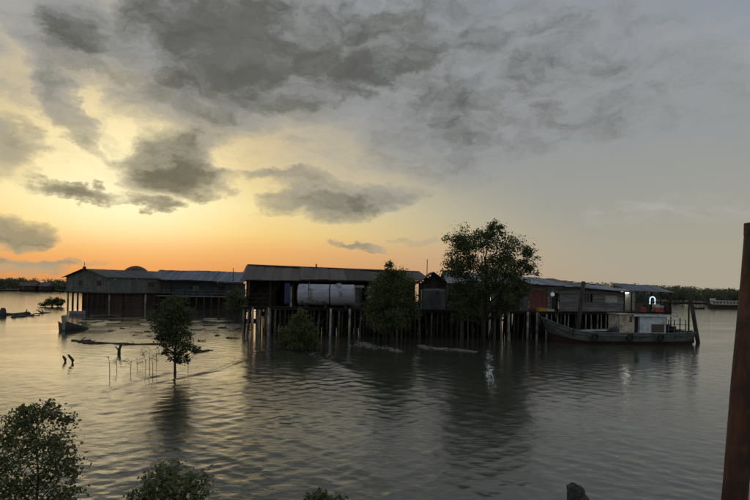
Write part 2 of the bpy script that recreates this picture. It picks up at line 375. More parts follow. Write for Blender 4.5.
# ------------------------------------------------------------------ water: one sheet to the horizon, real waves
def make_water():
    nr, nc = 1000, 440
    r = 2.2 * (9000 / 2.2) ** np.linspace(0, 1, nr)
    # finer rows where the camera looks down at the water
    r = np.concatenate([[0.0], np.geomspace(2.2, 130, 860), np.geomspace(131, 9000, nr - 861)])
    a = np.concatenate([np.linspace(-R(48), R(48), nc - 41), np.linspace(R(48), R(312), 43)[1:-1]])
    A, Rr = np.meshgrid(a, r)
    X, Y = np.sin(A) * Rr, np.cos(A) * Rr
    rng = np.random.default_rng(3)
    dr = np.gradient(r)[:, None]
    H = np.zeros_like(X)
    def patch(sx, sy, ox):
        return 0.5 + 0.5 * np.sin(X * sx + 1.7 * np.sin(Y * sy * 0.7 + ox)) * np.sin(Y * sy + 1.3 * np.sin(X * sx * 0.8 + ox * 2))
    slick = 0.25 + 0.85 * np.clip(patch(0.11, 0.17, 0.4) * 0.6 + patch(0.31, 0.23, 2.1) * 0.6, 0, 1)
    nw = 84
    for i in range(nw):
        L = 0.14 * (9.0 ** rng.random())                         # 0.14 to 1.26 m
        th = R(rng.choice((36, 144, 92), p=(0.38, 0.34, 0.28)) + rng.normal(0, 17 if L < 1.0 else 30))
        kx, ky = math.cos(th) * 2 * math.pi / L, math.sin(th) * 2 * math.pi / L
        amp = 0.0155 * L ** 0.78 / math.sqrt(nw) * rng.uniform(0.5, 1.4)
        fade = np.clip((L / dr - 2.5) / 3.0, 0, 1)
        phase = kx * X + ky * Y + rng.uniform(0, 6.28) + 1.6 * np.sin(X * rng.uniform(0.1, 0.5) + rng.uniform(0, 6)) + 1.6 * np.sin(Y * rng.uniform(0.1, 0.4) + rng.uniform(0, 6))
        H += amp * fade * ((np.exp(1.3 * np.sin(phase)) - 1.47) / 1.55) * np.clip(0.25 + 1.5 * (np.sin(X * rng.uniform(0.1, 0.45) + Y * rng.uniform(-0.35, 0.35) + rng.uniform(0, 6)) * 0.5 + 0.5), 0, 1.6)
    H *= slick
    # left: water in front of the far sheds lies calmer
    calm = 1 - 0.5 * np.clip((-X / np.maximum(Y, 1) - 0.1) / 0.25, 0, 1) * np.clip((Y - 14) / 14, 0, 1)
    H *= calm * np.clip(1.5 - Rr / 140, 0.12, 1)
    # long low crests of a passing boat's wash
    def crest(pts, h, w):
        nonlocal H
        P = [onwater(*p) for p in pts]
        best = np.full(X.shape, 1e9); along = np.zeros(X.shape)
        L = 0; tot = sum((P[i + 1] - P[i]).length for i in range(len(P) - 1))
        for i in range(len(P) - 1):
            ax, ay = P[i].x, P[i].y; bx, by = P[i + 1].x - ax, P[i + 1].y - ay
            l2 = bx * bx + by * by
            tt = np.clip(((X - ax) * bx + (Y - ay) * by) / l2, 0, 1)
            d = np.hypot(X - ax - tt * bx, Y - ay - tt * by)
            upd = d < best; best = np.where(upd, d, best); along = np.where(upd, (L + tt * math.sqrt(l2)) / tot, along); L += math.sqrt(l2)
        env = np.sin(np.clip(along, 0.02, 0.98) * math.pi) ** 0.5
        H += h * env * np.exp(-(best / w) ** 2) * (0.8 + 0.3 * np.sin(X * 3.1 + Y))
    crest([(313, 353), (326, 360), (342, 369), (352, 374)], 0.10, 0.6)
    crest([(150, 384), (180, 378), (215, 371), (243, 360)], 0.07, 0.14)
    crest([(105, 392), (135, 381), (165, 374), (198, 367)], 0.05, 0.12)
    crest([(258, 352), (280, 349), (298, 355), (290, 364)], 0.07, 0.30)
    H[0, :] = 0
    n_r, n_c = X.shape
    co = np.stack([X, Y, H], -1).reshape(-1, 3).astype(np.float32)
    i, j = np.meshgrid(np.arange(n_r - 1), np.arange(n_c), indexing='ij')
    j2 = (j + 1) % n_c
    q = np.stack([i * n_c + j, i * n_c + j2, (i + 1) * n_c + j2, (i + 1) * n_c + j], -1).reshape(-1, 4)[:, ::-1].astype(np.int32)
    q = q[n_c:]          # the innermost ring is one disc
    me = bpy.data.meshes.new('water')
    me.vertices.add(len(co)); me.vertices.foreach_set('co', co.ravel())
    me.loops.add(q.size); me.loops.foreach_set('vertex_index', q.ravel())
    me.polygons.add(len(q)); me.polygons.foreach_set('loop_start', np.arange(0, q.size, 4, dtype=np.int32))
    me.polygons.foreach_set('use_smooth', np.ones(len(q), dtype=bool))
    me.update(calc_edges=True); me.validate()
    me.materials.append(MATS['water'])
    o = bpy.data.objects.new('water', me); COL.objects.link(o); o['kind'] = 'structure'
make_water()

def foam_line(label, pts, width, seed, thick=1.0):
    # broken line of froth and scum drifting along the jetty
    rnd = random.Random(seed); P = [onwater(*p) for p in pts]; b = MB()
    for i in range(len(P) - 1):
        a, c = P[i], P[i + 1]; L = (c - a).length; nrm = Vector((-(c - a).y, (c - a).x, 0)).normalized()
        for q in range(int(L * 17 * thick)):
            f = rnd.random(); g = (i + f) / (len(P) - 1)
            w = width * (0.35 + 0.65 * math.sin(math.pi * min(0.98, 0.05 + g)))
            wob = 0.25 * math.sin(9 * g + seed)
            p = a.lerp(c, f) + nrm * (rnd.gauss(0, 0.33) * w + wob) 
            r = rnd.uniform(0.02, 0.07) * (1.2 - 0.5 * g); k_ = 8
            al = (c - a).normalized(); st = rnd.uniform(3, 9)
            ring = []
            for j in range(k_):
                u, v = r * st * rnd.uniform(0.6, 1.2) * math.cos(2 * math.pi * j / k_), r * rnd.uniform(0.6, 1.3) * math.sin(2 * math.pi * j / k_)
                ring.append((p.x + al.x * u + nrm.x * v, p.y + al.y * u + nrm.y * v, 0.012))
            b.add(ring + [(p.x, p.y, 0.035 + rnd.uniform(0, 0.015))], [(j, (j + 1) % k_, k_) for j in range(k_)])
    o = b.build('foam', 'foam', None, True); o['kind'] = 'stuff'; tag(o, label, 'foam')
foam_line('pale froth line on the water before the pointed mangrove tree', [(356, 342), (368, 345), (384, 348.5), (402, 352)], 1.5, 1)
foam_line('pale froth line on the water between the pointed tree and the tall tree', [(419, 345.5), (432, 348), (455, 350), (480, 352)], 1.1, 2)
foam_line('pale froth line trailing from the bushy mangrove', [(313, 353), (324, 359), (336, 365), (348, 371)], 0.6, 3, 0.9)
def mud_sheet(name, pts, zc, n=14):
    """low uneven bank: four corners, high in the middle"""
    vs, fs = [], []
    for i in range(n + 1):
        for j in range(n + 1):
            s, t = i / n, j / n
            p = (Vector(pts[0]) * (1 - s) + Vector(pts[1]) * s) * (1 - t) + (Vector(pts[3]) * (1 - s) + Vector(pts[2]) * s) * t
            e = min(1.0, 3.5 * min(s, 1 - s)) * min(1.0, 1.6 * t) 
            z = -0.5 + (zc + 0.5) * e + 0.22 * mnoise.noise((p.x * 0.4, p.y * 0.4, 0))
            vs.append((p.x, p.y, z))
    for i in range(n):
        for j in range(n):
            a = i * (n + 1) + j
            fs.append((a, a + n + 1, a + n + 2, a + 1))
    o = MB().add(vs, fs).build(name, 'mud', smooth=True); o['kind'] = 'structure'
    return o
mud_sheet('mud_bank', [(-14, 58), (17, 58), (19, 92), (-20, 92)], 1.9)

def mudflat():
    # barely awash, so that pools of water break it up
    c = [onwater(*p) for p in ((62, 320), (243, 317), (262, 333), (168, 344.5), (90, 339))]
    nx, ny = 150, 110
    xs = np.linspace(min(p.x for p in c) - 2, max(p.x for p in c) + 2, nx); ys = np.linspace(min(p.y for p in c) - 2, max(p.y for p in c) + 2, ny)
    vs = []
    for y in ys:
        for x in xs:
            d = 1e9
            for i in range(len(c)):
                a, b = c[i], c[(i + 1) % len(c)]
                e = (b - a).xy; n = Vector((e.y, -e.x)).normalized()
                d = min(d, (Vector((x, y)) - a.xy).dot(n))
            d += 2.6 * mnoise.noise((x * 0.18, y * 0.12, 3.0))
            z = -0.16 + 0.155 * min(1.0, max(0.0, (d + 1.0) / 3.0)) + 0.075 * mnoise.noise((x * 0.35, y * 0.16, 0)) + 0.05 * mnoise.noise((x * 1.3, y * 0.7, 5)) + 0.02 * mnoise.noise((x * 3.1, y * 1.8, 9))
            vs.append((x, y, z))
    fs = [(j * nx + i, j * nx + i + 1, (j + 1) * nx + i + 1, (j + 1) * nx + i) for j in range(ny - 1) for i in range(nx - 1)]
    o = MB().add(vs, fs).build('mudflat', 'wet_mud', smooth=True); o['kind'] = 'structure'
mudflat()

# ------------------------------------------------------------------ building blocks
def corr_sheet(w, waves=6):
    """one corrugated sheet, unit length along +Y"""
    n = waves * 4; vs, fs = [], []
    for i in range(n + 1):
        x = w * (i / n - 0.5); z = 0.022 * math.sin(2 * math.pi * i / 4)
        vs += [(x, 0, z), (x, 1, z)]
    for i in range(n):
        fs.append((2 * i, 2 * i + 2, 2 * i + 3, 2 * i + 1))
    return vs, fs
SHEETS = {}
def roof_slope(parent, m, x0, x1, eaveA, eaveB, topA, topB, w=0.86, name='roof_sheet'):
    """sheets laid from the eave line up to the ridge line; (y, z) at both ends"""
    key = (m, round(w, 2))
    if key not in SHEETS:
        b = MB(); b.add(*corr_sheet(w * 1.06)); SHEETS[key] = b.mesh('roof_sheet', m, True)
    alt = {'brown_roof': 'rust_sheet', 'zinc_roof': 'dull_zinc', 'blue_roof': 'dull_zinc'}.get(m, m)
    key2 = (alt, round(w, 2))
    if key2 not in SHEETS:
        b = MB(); b.add(*corr_sheet(w * 1.06)); SHEETS[key2] = b.mesh('roof_sheet', alt, True)
    n = max(1, round((x1 - x0) / w)); st = (x1 - x0) / n
    for i in range(n):
        s = (i + 0.5) / n
        ey, ez = [eaveA[q] * (1 - s) + eaveB[q] * s for q in (0, 1)]
        ty, tz = [topA[q] * (1 - s) + topB[q] * s for q in (0, 1)]
        L = math.hypot(ty - ey, tz - ez); ang = math.atan2(tz - ez, ty - ey)
        ez += random.uniform(-0.035, 0.035) + 0.006 * (i % 2) - 0.05 * math.sin(i * 0.55)
        ey -= random.uniform(-0.06, 0.08)
        o = link(name, SHEETS[key2 if random.random() < 0.2 else key], parent, (x0 + st * (i + 0.5), ey, ez), (ang, 0, random.uniform(-0.014, 0.014)), (st / w, L + random.uniform(0, 0.14), 1))
    return n
def board_wall(parent, m, x0, x1, y, z0, zA, zB, step=0.22, name='wall', vertical=False, holes=()):
    """wall of lapped boards in the plane y (local); holes = (x0, x1, z0, z1)"""
    b = MB()
    top = lambda x: zA + (zB - zA) * (x - x0) / (x1 - x0)
    if vertical:
        x = x0
        while x < x1 - 0.01:
            w = min(step * random.uniform(0.85, 1.15), x1 - x)
            spans = [(z0, top(x + w / 2))]
            for hx0, hx1, hz0, hz1 in holes:
                if hx0 < x + w / 2 < hx1:
                    spans = [(z0, hz0), (hz1, top(x + w / 2))]
            for a, c in spans:
                if c - a > 0.05: b.box((x + w / 2, y + random.uniform(-0.012, 0.012), (a + c) / 2), (w * 0.97, 0.03, c - a))
            x += w
    else:
        z = z0
        while z < max(zA, zB) - 0.02:
            h = step
            cuts = [(x0, x1)]
            for hx0, hx1, hz0, hz1 in holes:
                if hz0 < z + h / 2 < hz1:
                    new = []
                    for a, c in cuts:
                        if hx0 > a and hx1 < c: new += [(a, hx0), (hx1, c)]
                        else: new.append((a, c))
                    cuts = new
            for a, c in cuts:
                # boards stop under the sloping eave
                if zA != zB:
                    tx = x0 + (x1 - x0) * (z + h - zA) / (zB - zA)
                    if zA > zB: c = min(c, max(tx, a)) if z + h > zB else c
                    else: a = max(a, min(tx, c)) if z + h > zA else a
                xx = a
                while xx < c - 0.05:
                    L = min(random.uniform(2.2, 3.8), c - xx)
                    b.box((xx + L / 2, y + random.uniform(-0.01, 0.01), z + h / 2), (L + 0.004, 0.03, h * 1.07), Matrix.Rotation(0.045, 3, 'X') @ Matrix.Rotation(random.uniform(-0.003, 0.003), 3, 'Y'))
                    xx += L
            z += h
    return b.build(name, m, parent)
def gable_fill(parent, m, x, y0, y1, z0, zr, yr, name='gable', z0b=None):
    b = MB(); z0b = z0 if z0b is None else z0b
    n = 14
    for i in range(n):
        a, c = y0 + (y1 - y0) * i / n, y0 + (y1 - y0) * (i + 1) / n
        mid = (a + c) / 2
        t = (mid - y0) / (yr - y0) if mid < yr else (y1 - mid) / (y1 - yr)
        base = 0.0
        b.box((x + 0.035 * (i % 2), mid, (base + z0 + (zr - z0) * t) / 2), (0.03, (c - a) * 1.03, z0 + (zr - z0) * t - base))
    return b.build(name, m, parent)

def piles(parent, pts, top, m_of, rmin=0.07, rmax=0.12, bottom=-1.2, name='pile'):
    for (x, y) in pts:
        r = random.uniform(rmin, rmax); lx, ly = random.uniform(-0.16, 0.16), random.uniform(-0.05, 0.05)
        m = m_of(x, y)
        b = MB().tube([(lx, ly, bottom), (lx * 0.4, ly * 0.4, top * 0.45), (0, 0, top)], [r * 1.08, r, r * 0.9], 7, 0.18)
        b.build(name, m, parent, True, (x, y, 0))

def jetty(name, label, loc, rz, L, depth, ztop, rows, step, m_of, front_board='old_wood', skip=None, deck_m='old_wood'):
    t = thing(name, label, 'jetty', loc, rz)
    b = MB(); x = 0.0
    while x < L - 0.02:
        w = min(random.uniform(0.17, 0.23), L - x)
        b.box((x + w / 2, depth / 2 + random.uniform(-0.06, 0.06), ztop - 0.02 + random.uniform(-0.006, 0.006)), (w * 0.95, depth, 0.04)); x += w
    b.build('deck_boards', deck_m, t, kind='stuff')
    nb = 0
    for y in rows:
        bm = MB(); x = 0
        while x < L - 0.1:
            l = min(random.uniform(3.5, 5), L - x)
            bm.box((x + l / 2, y, ztop - 0.15 + random.uniform(-0.01, 0.01)), (l - 0.02, 0.09, 0.2)); x += l
        bm.build('beam', front_board, t)
        pts = []; x = random.uniform(0.1, 0.4)
        while x < L:
            if not (skip and skip(x, y)): pts.append((x, y + random.uniform(-0.12, 0.12)))
            x += step * random.uniform(0.6, 1.4)
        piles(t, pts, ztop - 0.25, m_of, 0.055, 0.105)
    return t

# ------------------------------------------------------------------ jetties under the long shed and the grey shack
ZD = 2.55
DJ = 2.2
random.seed(21)
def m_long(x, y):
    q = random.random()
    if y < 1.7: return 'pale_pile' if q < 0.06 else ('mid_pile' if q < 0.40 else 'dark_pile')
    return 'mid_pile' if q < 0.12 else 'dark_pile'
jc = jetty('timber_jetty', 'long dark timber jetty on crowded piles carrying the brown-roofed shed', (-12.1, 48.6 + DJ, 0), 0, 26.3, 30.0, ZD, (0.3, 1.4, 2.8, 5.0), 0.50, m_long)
b = MB()
for i in range(9):
    x = 1.0 + i * 2.7; s = random.choice((-1, 1))
    MB().bar((x, 0.22, 0.35), (x + s * 1.9, 0.22, 2.25), 0.05, 0.10).build('brace', 'dark_pile', jc)
for i in range(16):   # old planks nailed across the second pile row
    x = 0.5 + i * 1.55
    MB().box((x, 2.27, random.uniform(0.8, 2.0)), (1.5, 0.035, random.uniform(0.18, 0.5)), Matrix.Rotation(random.uniform(-0.03, 0.03), 3, 'Y')).build('cross_plank', 'old_wood', jc)
def shade_boards(t, L, y, z0=-0.5):  # dark boards added behind the piles so the underside reads as deep shade
    b = MB(); x = 0.1
    while x < L - 0.2:
        w = random.uniform(0.16, 0.3)
        if random.random() < 0.93: b.box((x + w / 2, y + random.uniform(-0.03, 0.03), (z0 + ZD - 0.28) / 2 + random.uniform(-0.02, 0.02)), (w * 0.97, 0.03, ZD - 0.28 - z0), Matrix.Rotation(random.uniform(-0.015, 0.015), 3, 'Y'))
        x += w
    b.build('skirt_shade_boards', 'old_wood', t, kind='stuff')
shade_boards(jc, 25.0, 6.4)
D_RZ = math.atan2(3.2, 10.6)
D_O = Vector((14.35, 48.7 + DJ, 0))
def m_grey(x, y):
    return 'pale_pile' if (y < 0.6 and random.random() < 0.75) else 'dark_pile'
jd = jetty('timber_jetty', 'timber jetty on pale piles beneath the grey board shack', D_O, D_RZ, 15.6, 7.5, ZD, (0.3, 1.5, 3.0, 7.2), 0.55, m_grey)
shade_boards(jd, 13.0, 3.4)
# pale piles seen under the big tree
for px, py, D in ((489, 348, 48.3), (508, 347, 48.3), (527, 347, 48.4), (536.5, 348, 48.2), (330, 346, 48.35), (349, 346, 48.4), (252, 347, 48.3), (268, 345, 48.3)):
    p = at(px, py, D + DJ)
    MB().tube([(p.x + 12.1, p.y - 48.6 - DJ, -1.2), (p.x + 12.12, p.y - 48.6 - DJ, ZD - 0.06)], [0.115, 0.095], 8, 0.1).build('pile', 'pale_pile', jc, True)

# ------------------------------------------------------------------ long shed with the brown roof
random.seed(5)
def long_shed():
    xL = at(247, 300, 50 + DJ).x; xR = at(422, 300, 50 + DJ).x; L = (xR - xL) * 1.05
    t = thing('market_shed', 'long open-fronted shed with dark brown metal roof on the jetty', 'shed', (xL, 49.9 + DJ, ZD), R(7))
    z = lambda v: v - ZD + 0.09
    roof_slope(t, 'brown_roof', -0.45, L + 0.2, (-0.7, z(4.86)), (-0.7, z(5.08)), (5.0, z(6.36)), (5.0, z(6.02)))
    roof_slope(t, 'brown_roof', -0.45, L + 0.2, (10.6, z(4.9)), (10.6, z(5.0)), (5.0, z(6.36)), (5.0, z(6.02)))
    MB().tube([(-0.5, 5, z(6.40)), (L / 2, 5, z(6.22)), (L + 0.2, 5, z(6.06))], 0.09, 8).build('ridge_cap', 'brown_roof', t, True)
    MB().bar((-0.4, -0.72, z(4.80)), (L + 0.2, -0.72, z(5.02)), 0.05, 0.18).build('fascia', 'old_wood', t)
    for s, y0, y1 in ((-1, -0.7, 5.0), (1, 10.6, 5.0)):
        MB().bar((-0.48, y0, z(4.90)), (-0.48, y1, z(6.38)), 0.05, 0.2).build('barge_board', 'grey_board', t)
    # frame
    x = 0.0; i = 0
    while x <= L + 0.01:
        ze = 4.80 + 0.22 * x / L
        MB().box((x, 0, z(ze - 0.02) / 2), (0.13, 0.13, z(ze - 0.02))).build('post', 'old_wood', t)
        MB().box((x, 4.0, z(5.6) / 2), (0.13, 0.13, z(5.6))).build('post', 'old_wood', t)
        MB().bar((x, 0.0, z(ze - 0.05)), (x, 5.0, z(5.95)), 0.08, 0.14).build('rafter', 'old_wood', t)
        if i in (0, 1, 2): MB().bar((x, 0.02, z(3.4)), (x + 0.95, 0.02, z(4.7)), 0.06, 0.08).build('knee_brace', 'old_wood', t)
        x += L / 8; i += 1
    board_wall(t, 'old_wood', 0, L, 6.2, 0, z(5.6), z(5.5), 0.3, 'back_wall')
    board_wall(t, 'old_wood', 0.05, 2.6, 2.0, 0, z(4.9), z(4.9), 0.26, 'partition')
    gable_fill(t, 'grey_board', -0.05, 0.1, 10, z(4.9), z(6.2), 5.0, 'end_wall')
    # left bay: rails and stacked timber frames in the dark
    for zz in (0.35, 0.75, 1.15): MB().bar((0.05, -0.05, zz), (L / 8 - 0.05, -0.05, zz + 0.02), 0.05, 0.09).build('rail', 'old_wood', t)
    MB().bar((0.3, 0.3, 0.1), (2.9, 0.3, 1.9), 0.08, 0.1).build('leaning_plank', 'old_wood', t)
    # pale doorway post and hung panels
    MB().box((4.02, -0.08, 0.95), (0.22, 0.06, 1.9)).build('door_frame', 'cream_paint', t)
    board_wall(t, 'grey_board', 9.6, 10.6, 0.35, 0, 2.0, 2.0, 0.2, 'partition', True)
    MB().box((10.35, -0.09, 1.98), (0.95, 0.05, 0.22)).build('valance', 'white_paint', t)
    MB().box((11.35, -0.10, 1.45), (0.32, 0.04, 1.1)).build('valance', 'white_paint', t)
    MB().box((13.6, -0.6, z(4.74)), (3.4, 0.09, 0.11)).build('gutter', 'white_paint', t)
    MB().tube([(6.4, 4.8, z(6.1)), (6.4, 4.8, z(6.65))], 0.07, 8).build('vent_pipe', 'dark_metal', t)
    return t, xL, L
shed, SX, SL = long_shed()

# blue sheet hanging beside the pale frame
def hung_cloth(name, label, p, w, h, m):
    vs, fs = [], []
    nx, nz = 10, 8
    for j in range(nz + 1):
        for i in range(nx + 1):
            vs.append((w * (i / nx - 0.5), 0.06 * math.sin(i * 1.9) * (1 - 0.7 * j / nz), h * j / nz))
    for j in range(nz):
        for i in range(nx):
            a = j * (nx + 1) + i; fs.append((a, a + 1, a + nx + 2, a + nx + 1))
    o = MB().add(vs, fs).build(name, m, None, True, p)
    md = o.modifiers.new('thickness', 'SOLIDIFY'); md.thickness = 0.01
    return tag(o, label, 'tarp')
hung_cloth('tarpaulin', 'dark blue tarpaulin hanging at the front of the open shed', (at(287, 300, 49.7 + DJ).x, 49.75 + DJ, 2.75), 0.5, 2.0, 'blue_tarp')

# ------------------------------------------------------------------ storage tank lying across the shed front
def lying_tank():
    D = 49.5 + DJ
    a, c = at(299, 293, D), at(354, 293.5, D)
    r = 0.97; L = c.x - a.x
    t = thing('storage_tank', 'pale blue-grey horizontal cylindrical storage tank on the jetty', 'tank', (a.x, D, ZD))
    zc = 0.18 + r
    n = 32
    prof = [(-0.10, 0.0), (-0.10, r * 0.55), (-0.05, r * 0.87), (0.0, r * 0.98), (0.05, r)]
    prof = prof + [(L * 0.5, r)] + [(L - x, q) for x, q in reversed(prof)]
    vs = [(x, q * math.cos(2 * math.pi * j / n), zc + q * math.sin(2 * math.pi * j / n)) for x, q in prof for j in range(n)]
    fs = [(i * n + j, i * n + (j + 1) % n, (i + 1) * n + (j + 1) % n, (i + 1) * n + j) for i in range(len(prof) - 1) for j in range(n)]
    MB().add(vs, fs).build('shell', 'tank_paint', t, True)
    for x in (L * 0.57,):
        MB().tube([(x - 0.05, 0, zc), (x + 0.05, 0, zc)], r + 0.025, 32).build('band', 'dark_metal', t)
    for x in (0.15, L - 0.15):
        MB().tube([(x - 0.03, 0, zc), (x + 0.03, 0, zc)], r + 0.012, 32).build('hoop', 'tank_paint', t)
    for x in (0.7, L * 0.5, L - 0.7):
        b = MB()
        b.box((x, 0, 0.18), (0.22, 1.5, 0.36))
        b.build('saddle', 'dark_metal', t)
    MB().tube([(L * 0.2, -0.25, zc + r - 0.06), (L * 0.2, -0.25, zc + r + 0.16), (L * 0.2, -0.9, zc + r + 0.16), (L * 0.2, -1.08, zc + 0.5), (L * 0.2, -1.08, 0.05)], 0.035, 8).build('fill_pipe', 'dark_metal', t)
    MB().tube([(L * 0.2, -1.08, 0.55), (L * 0.2, -1.2, 0.55)], 0.09, 10).build('valve_wheel', 'red_plastic', t)
    for x in (L * 0.3, L * 0.8): MB().tube([(x - 0.012, 0, zc), (x + 0.012, 0, zc)], r + 0.006, 32).build('weld_seam', 'tank_paint', t)
    MB().tube([(L * 0.72, 0, zc + r - 0.03), (L * 0.72, 0, zc + r + 0.12)], 0.22, 16).build('hatch', 'tank_paint', t)
lying_tank()

def upright_tank():
    p = at(434, 300, 49.9 + DJ)
    t = thing('water_tank', 'dark grey upright round water tank between the two trees', 'tank', (p.x, 50.1 + DJ, ZD))
    r = 1.12; n = 28; h = 1.75
    prof = [(0, r)] + [(h * i / 12.0, r + 0.02 * (i % 2)) for i in range(1, 13)] + [(h + 0.08, r * 0.85), (h + 0.15, r * 0.4), (h + 0.16, 0.02)]
    vs = [(q * math.cos(2 * math.pi * j / n), q * math.sin(2 * math.pi * j / n), z) for z, q in prof for j in range(n)]
    fs = [(i * n + j, i * n + (j + 1) % n, (i + 1) * n + (j + 1) % n, (i + 1) * n + j) for i in range(len(prof) - 1) for j in range(n)]
    MB().add(vs, fs).build('shell', 'dark_tank', t, True)
    MB().tube([(0, 0, h + 0.12), (0, 0, h + 0.2)], 0.26, 16).build('lid', 'dark_metal', t)
    MB().tube([(-r - 0.06, -0.3, 0), (-r - 0.06, -0.3, h)], 0.03, 6).build('pipe', 'white_paint', t)
upright_tank()

# small gabled porch that faces the river at the shed's end
def cross_gable():
    xa, xb = at(419, 300, 51.2 + DJ).x, at(447, 300, 51.2 + DJ).x; w = xb - xa
    t = thing('gabled_hut', 'small brown gable-fronted hut at the end of the long shed', 'hut', ((xa + xb) / 2, 51.4 + DJ, ZD))
    ze, zr = 4.95 - ZD, 5.92 - ZD
    b = MB()
    n = 12
    for i in range(n):
        x = -w / 2 + w * (i + 0.5) / n
        h = ze + (zr - ze) * (1 - abs(x) / (w / 2)) - 0.06
        b.box((x, 0.035 * (i % 2), h / 2), (w / n * 1.03, 0.03, h))
    b.build('front_wall', 'old_wood', t)
    for s in (-1, 1):
        L = math.hypot(w / 2 + 0.25, (zr - ze) * 1.2)
        for j in range(5):
            key = ('brown_roof', 0.86)
            ang = math.atan2(zr - ze, w / 2)
            o = link('roof_sheet', SHEETS[key], t, (s * (w / 2 + 0.22), -0.05 + j * 0.86, ze - 0.07), (ang, 0, R(90) * s), (1, L * 0.99, 1))
        MB().bar((s * (w / 2 + 0.25), -0.5, ze - 0.12), (0, -0.5, zr + 0.04), 0.04, 0.16).build('barge_board', 'brown_board', t)
    return t
cross_gable()

def antenna(name, label, p, h, r=0.03, arms=0):
    t = thing(name, label, 'antenna', p)
    MB().tube([(0, 0, -0.4), (0, 0, h)], r, 6).build('mast', 'dark_metal', t)
    for i in range(arms):
        MB().bar((-0.35 + 0.05 * i, 0, h - 0.1 - 0.18 * i), (0.35 - 0.05 * i, 0, h - 0.1 - 0.18 * i), 0.025, 0.025).build('cross_arm', 'dark_metal', t)
antenna('antenna', 'thin bare mast standing up behind the gabled hut', at(427, 273, 56), 1.35, 0.035)
antenna('antenna', 'thin bare pole rising from the low blue-grey roof next to the brown roof', at(233, 282, 104), 2.6, 0.06)

# ------------------------------------------------------------------ pale-roofed shed behind the big tree
random.seed(11)
def rear_shed():
    xa, xb = at(447, 300, 52 + DJ).x, at(529, 300, 51 + DJ).x; L = xb - xa
    t = thing('plank_shed', 'pale metal roofed plank shed half hidden behind the big tree', 'shed', (xa, 51.2 + DJ, ZD))
    z = lambda v: v - ZD
    roof_slope(t, 'zinc_roof', -0.2, L + 0.1, (-0.6, z(5.0)), (-0.6, z(5.0)), (3.2, z(6.25)), (3.2, z(5.95)))
    roof_slope(t, 'zinc_roof', -0.2, L + 0.1, (7.0, z(5.0)), (7.0, z(5.0)), (3.2, z(6.25)), (3.2, z(5.95)))
    board_wall(t, 'old_wood', 0, L, 0, 0, z(5.05), z(5.05), 0.24, 'wall', holes=((2.0, 2.9, 0, 1.9), (5.2, 6.2, 0.8, 1.6)))
    MB().box((2.45, 0.06, 0.95), (0.9, 0.04, 1.9)).build('door', 'brown_board', t)
    w = MB().box((5.7, 0.06, 1.2), (1.0, 0.03, 0.8)).build('window', 'pane', t)
    for x in (5.2, 5.7, 6.2): MB().box((x, 0.0, 1.2), (0.05, 0.07, 0.86)).build('mullion', 'old_wood', w)
    gable_fill(t, 'old_wood', L, 0, 7, z(5.0), z(5.9), 3.2, 'end_wall')
    gable_fill(t, 'old_wood', 0, 0, 7, z(5.0), z(6.2), 3.2, 'end_wall')
rear_shed()

def lamp_on_wall():
    p = at(490.5, 299, 50.7 + DJ)
    t = thing('wall_lamp', 'lit cold white bulb glowing behind the big tree', 'lamp', (p.x, 50.7 + DJ, p.z))
    MB().bar((0, 0.50, 0.16), (0, 0.0, 0.2), 0.03, 0.03).build('bracket', 'dark_metal', t)
    MB().tube([(0, 0, 0.1), (0, 0, 0.22)], [0.11, 0.04], 10).build('shade', 'dark_metal', t)
    MB().tube([(0, 0, -0.11), (0, 0, -0.06), (0, 0, 0.02), (0, 0, 0.1)], [0.025, 0.06, 0.06, 0.035], 12).build('bulb', 'lamp_cold', t, True)
lamp_on_wall()

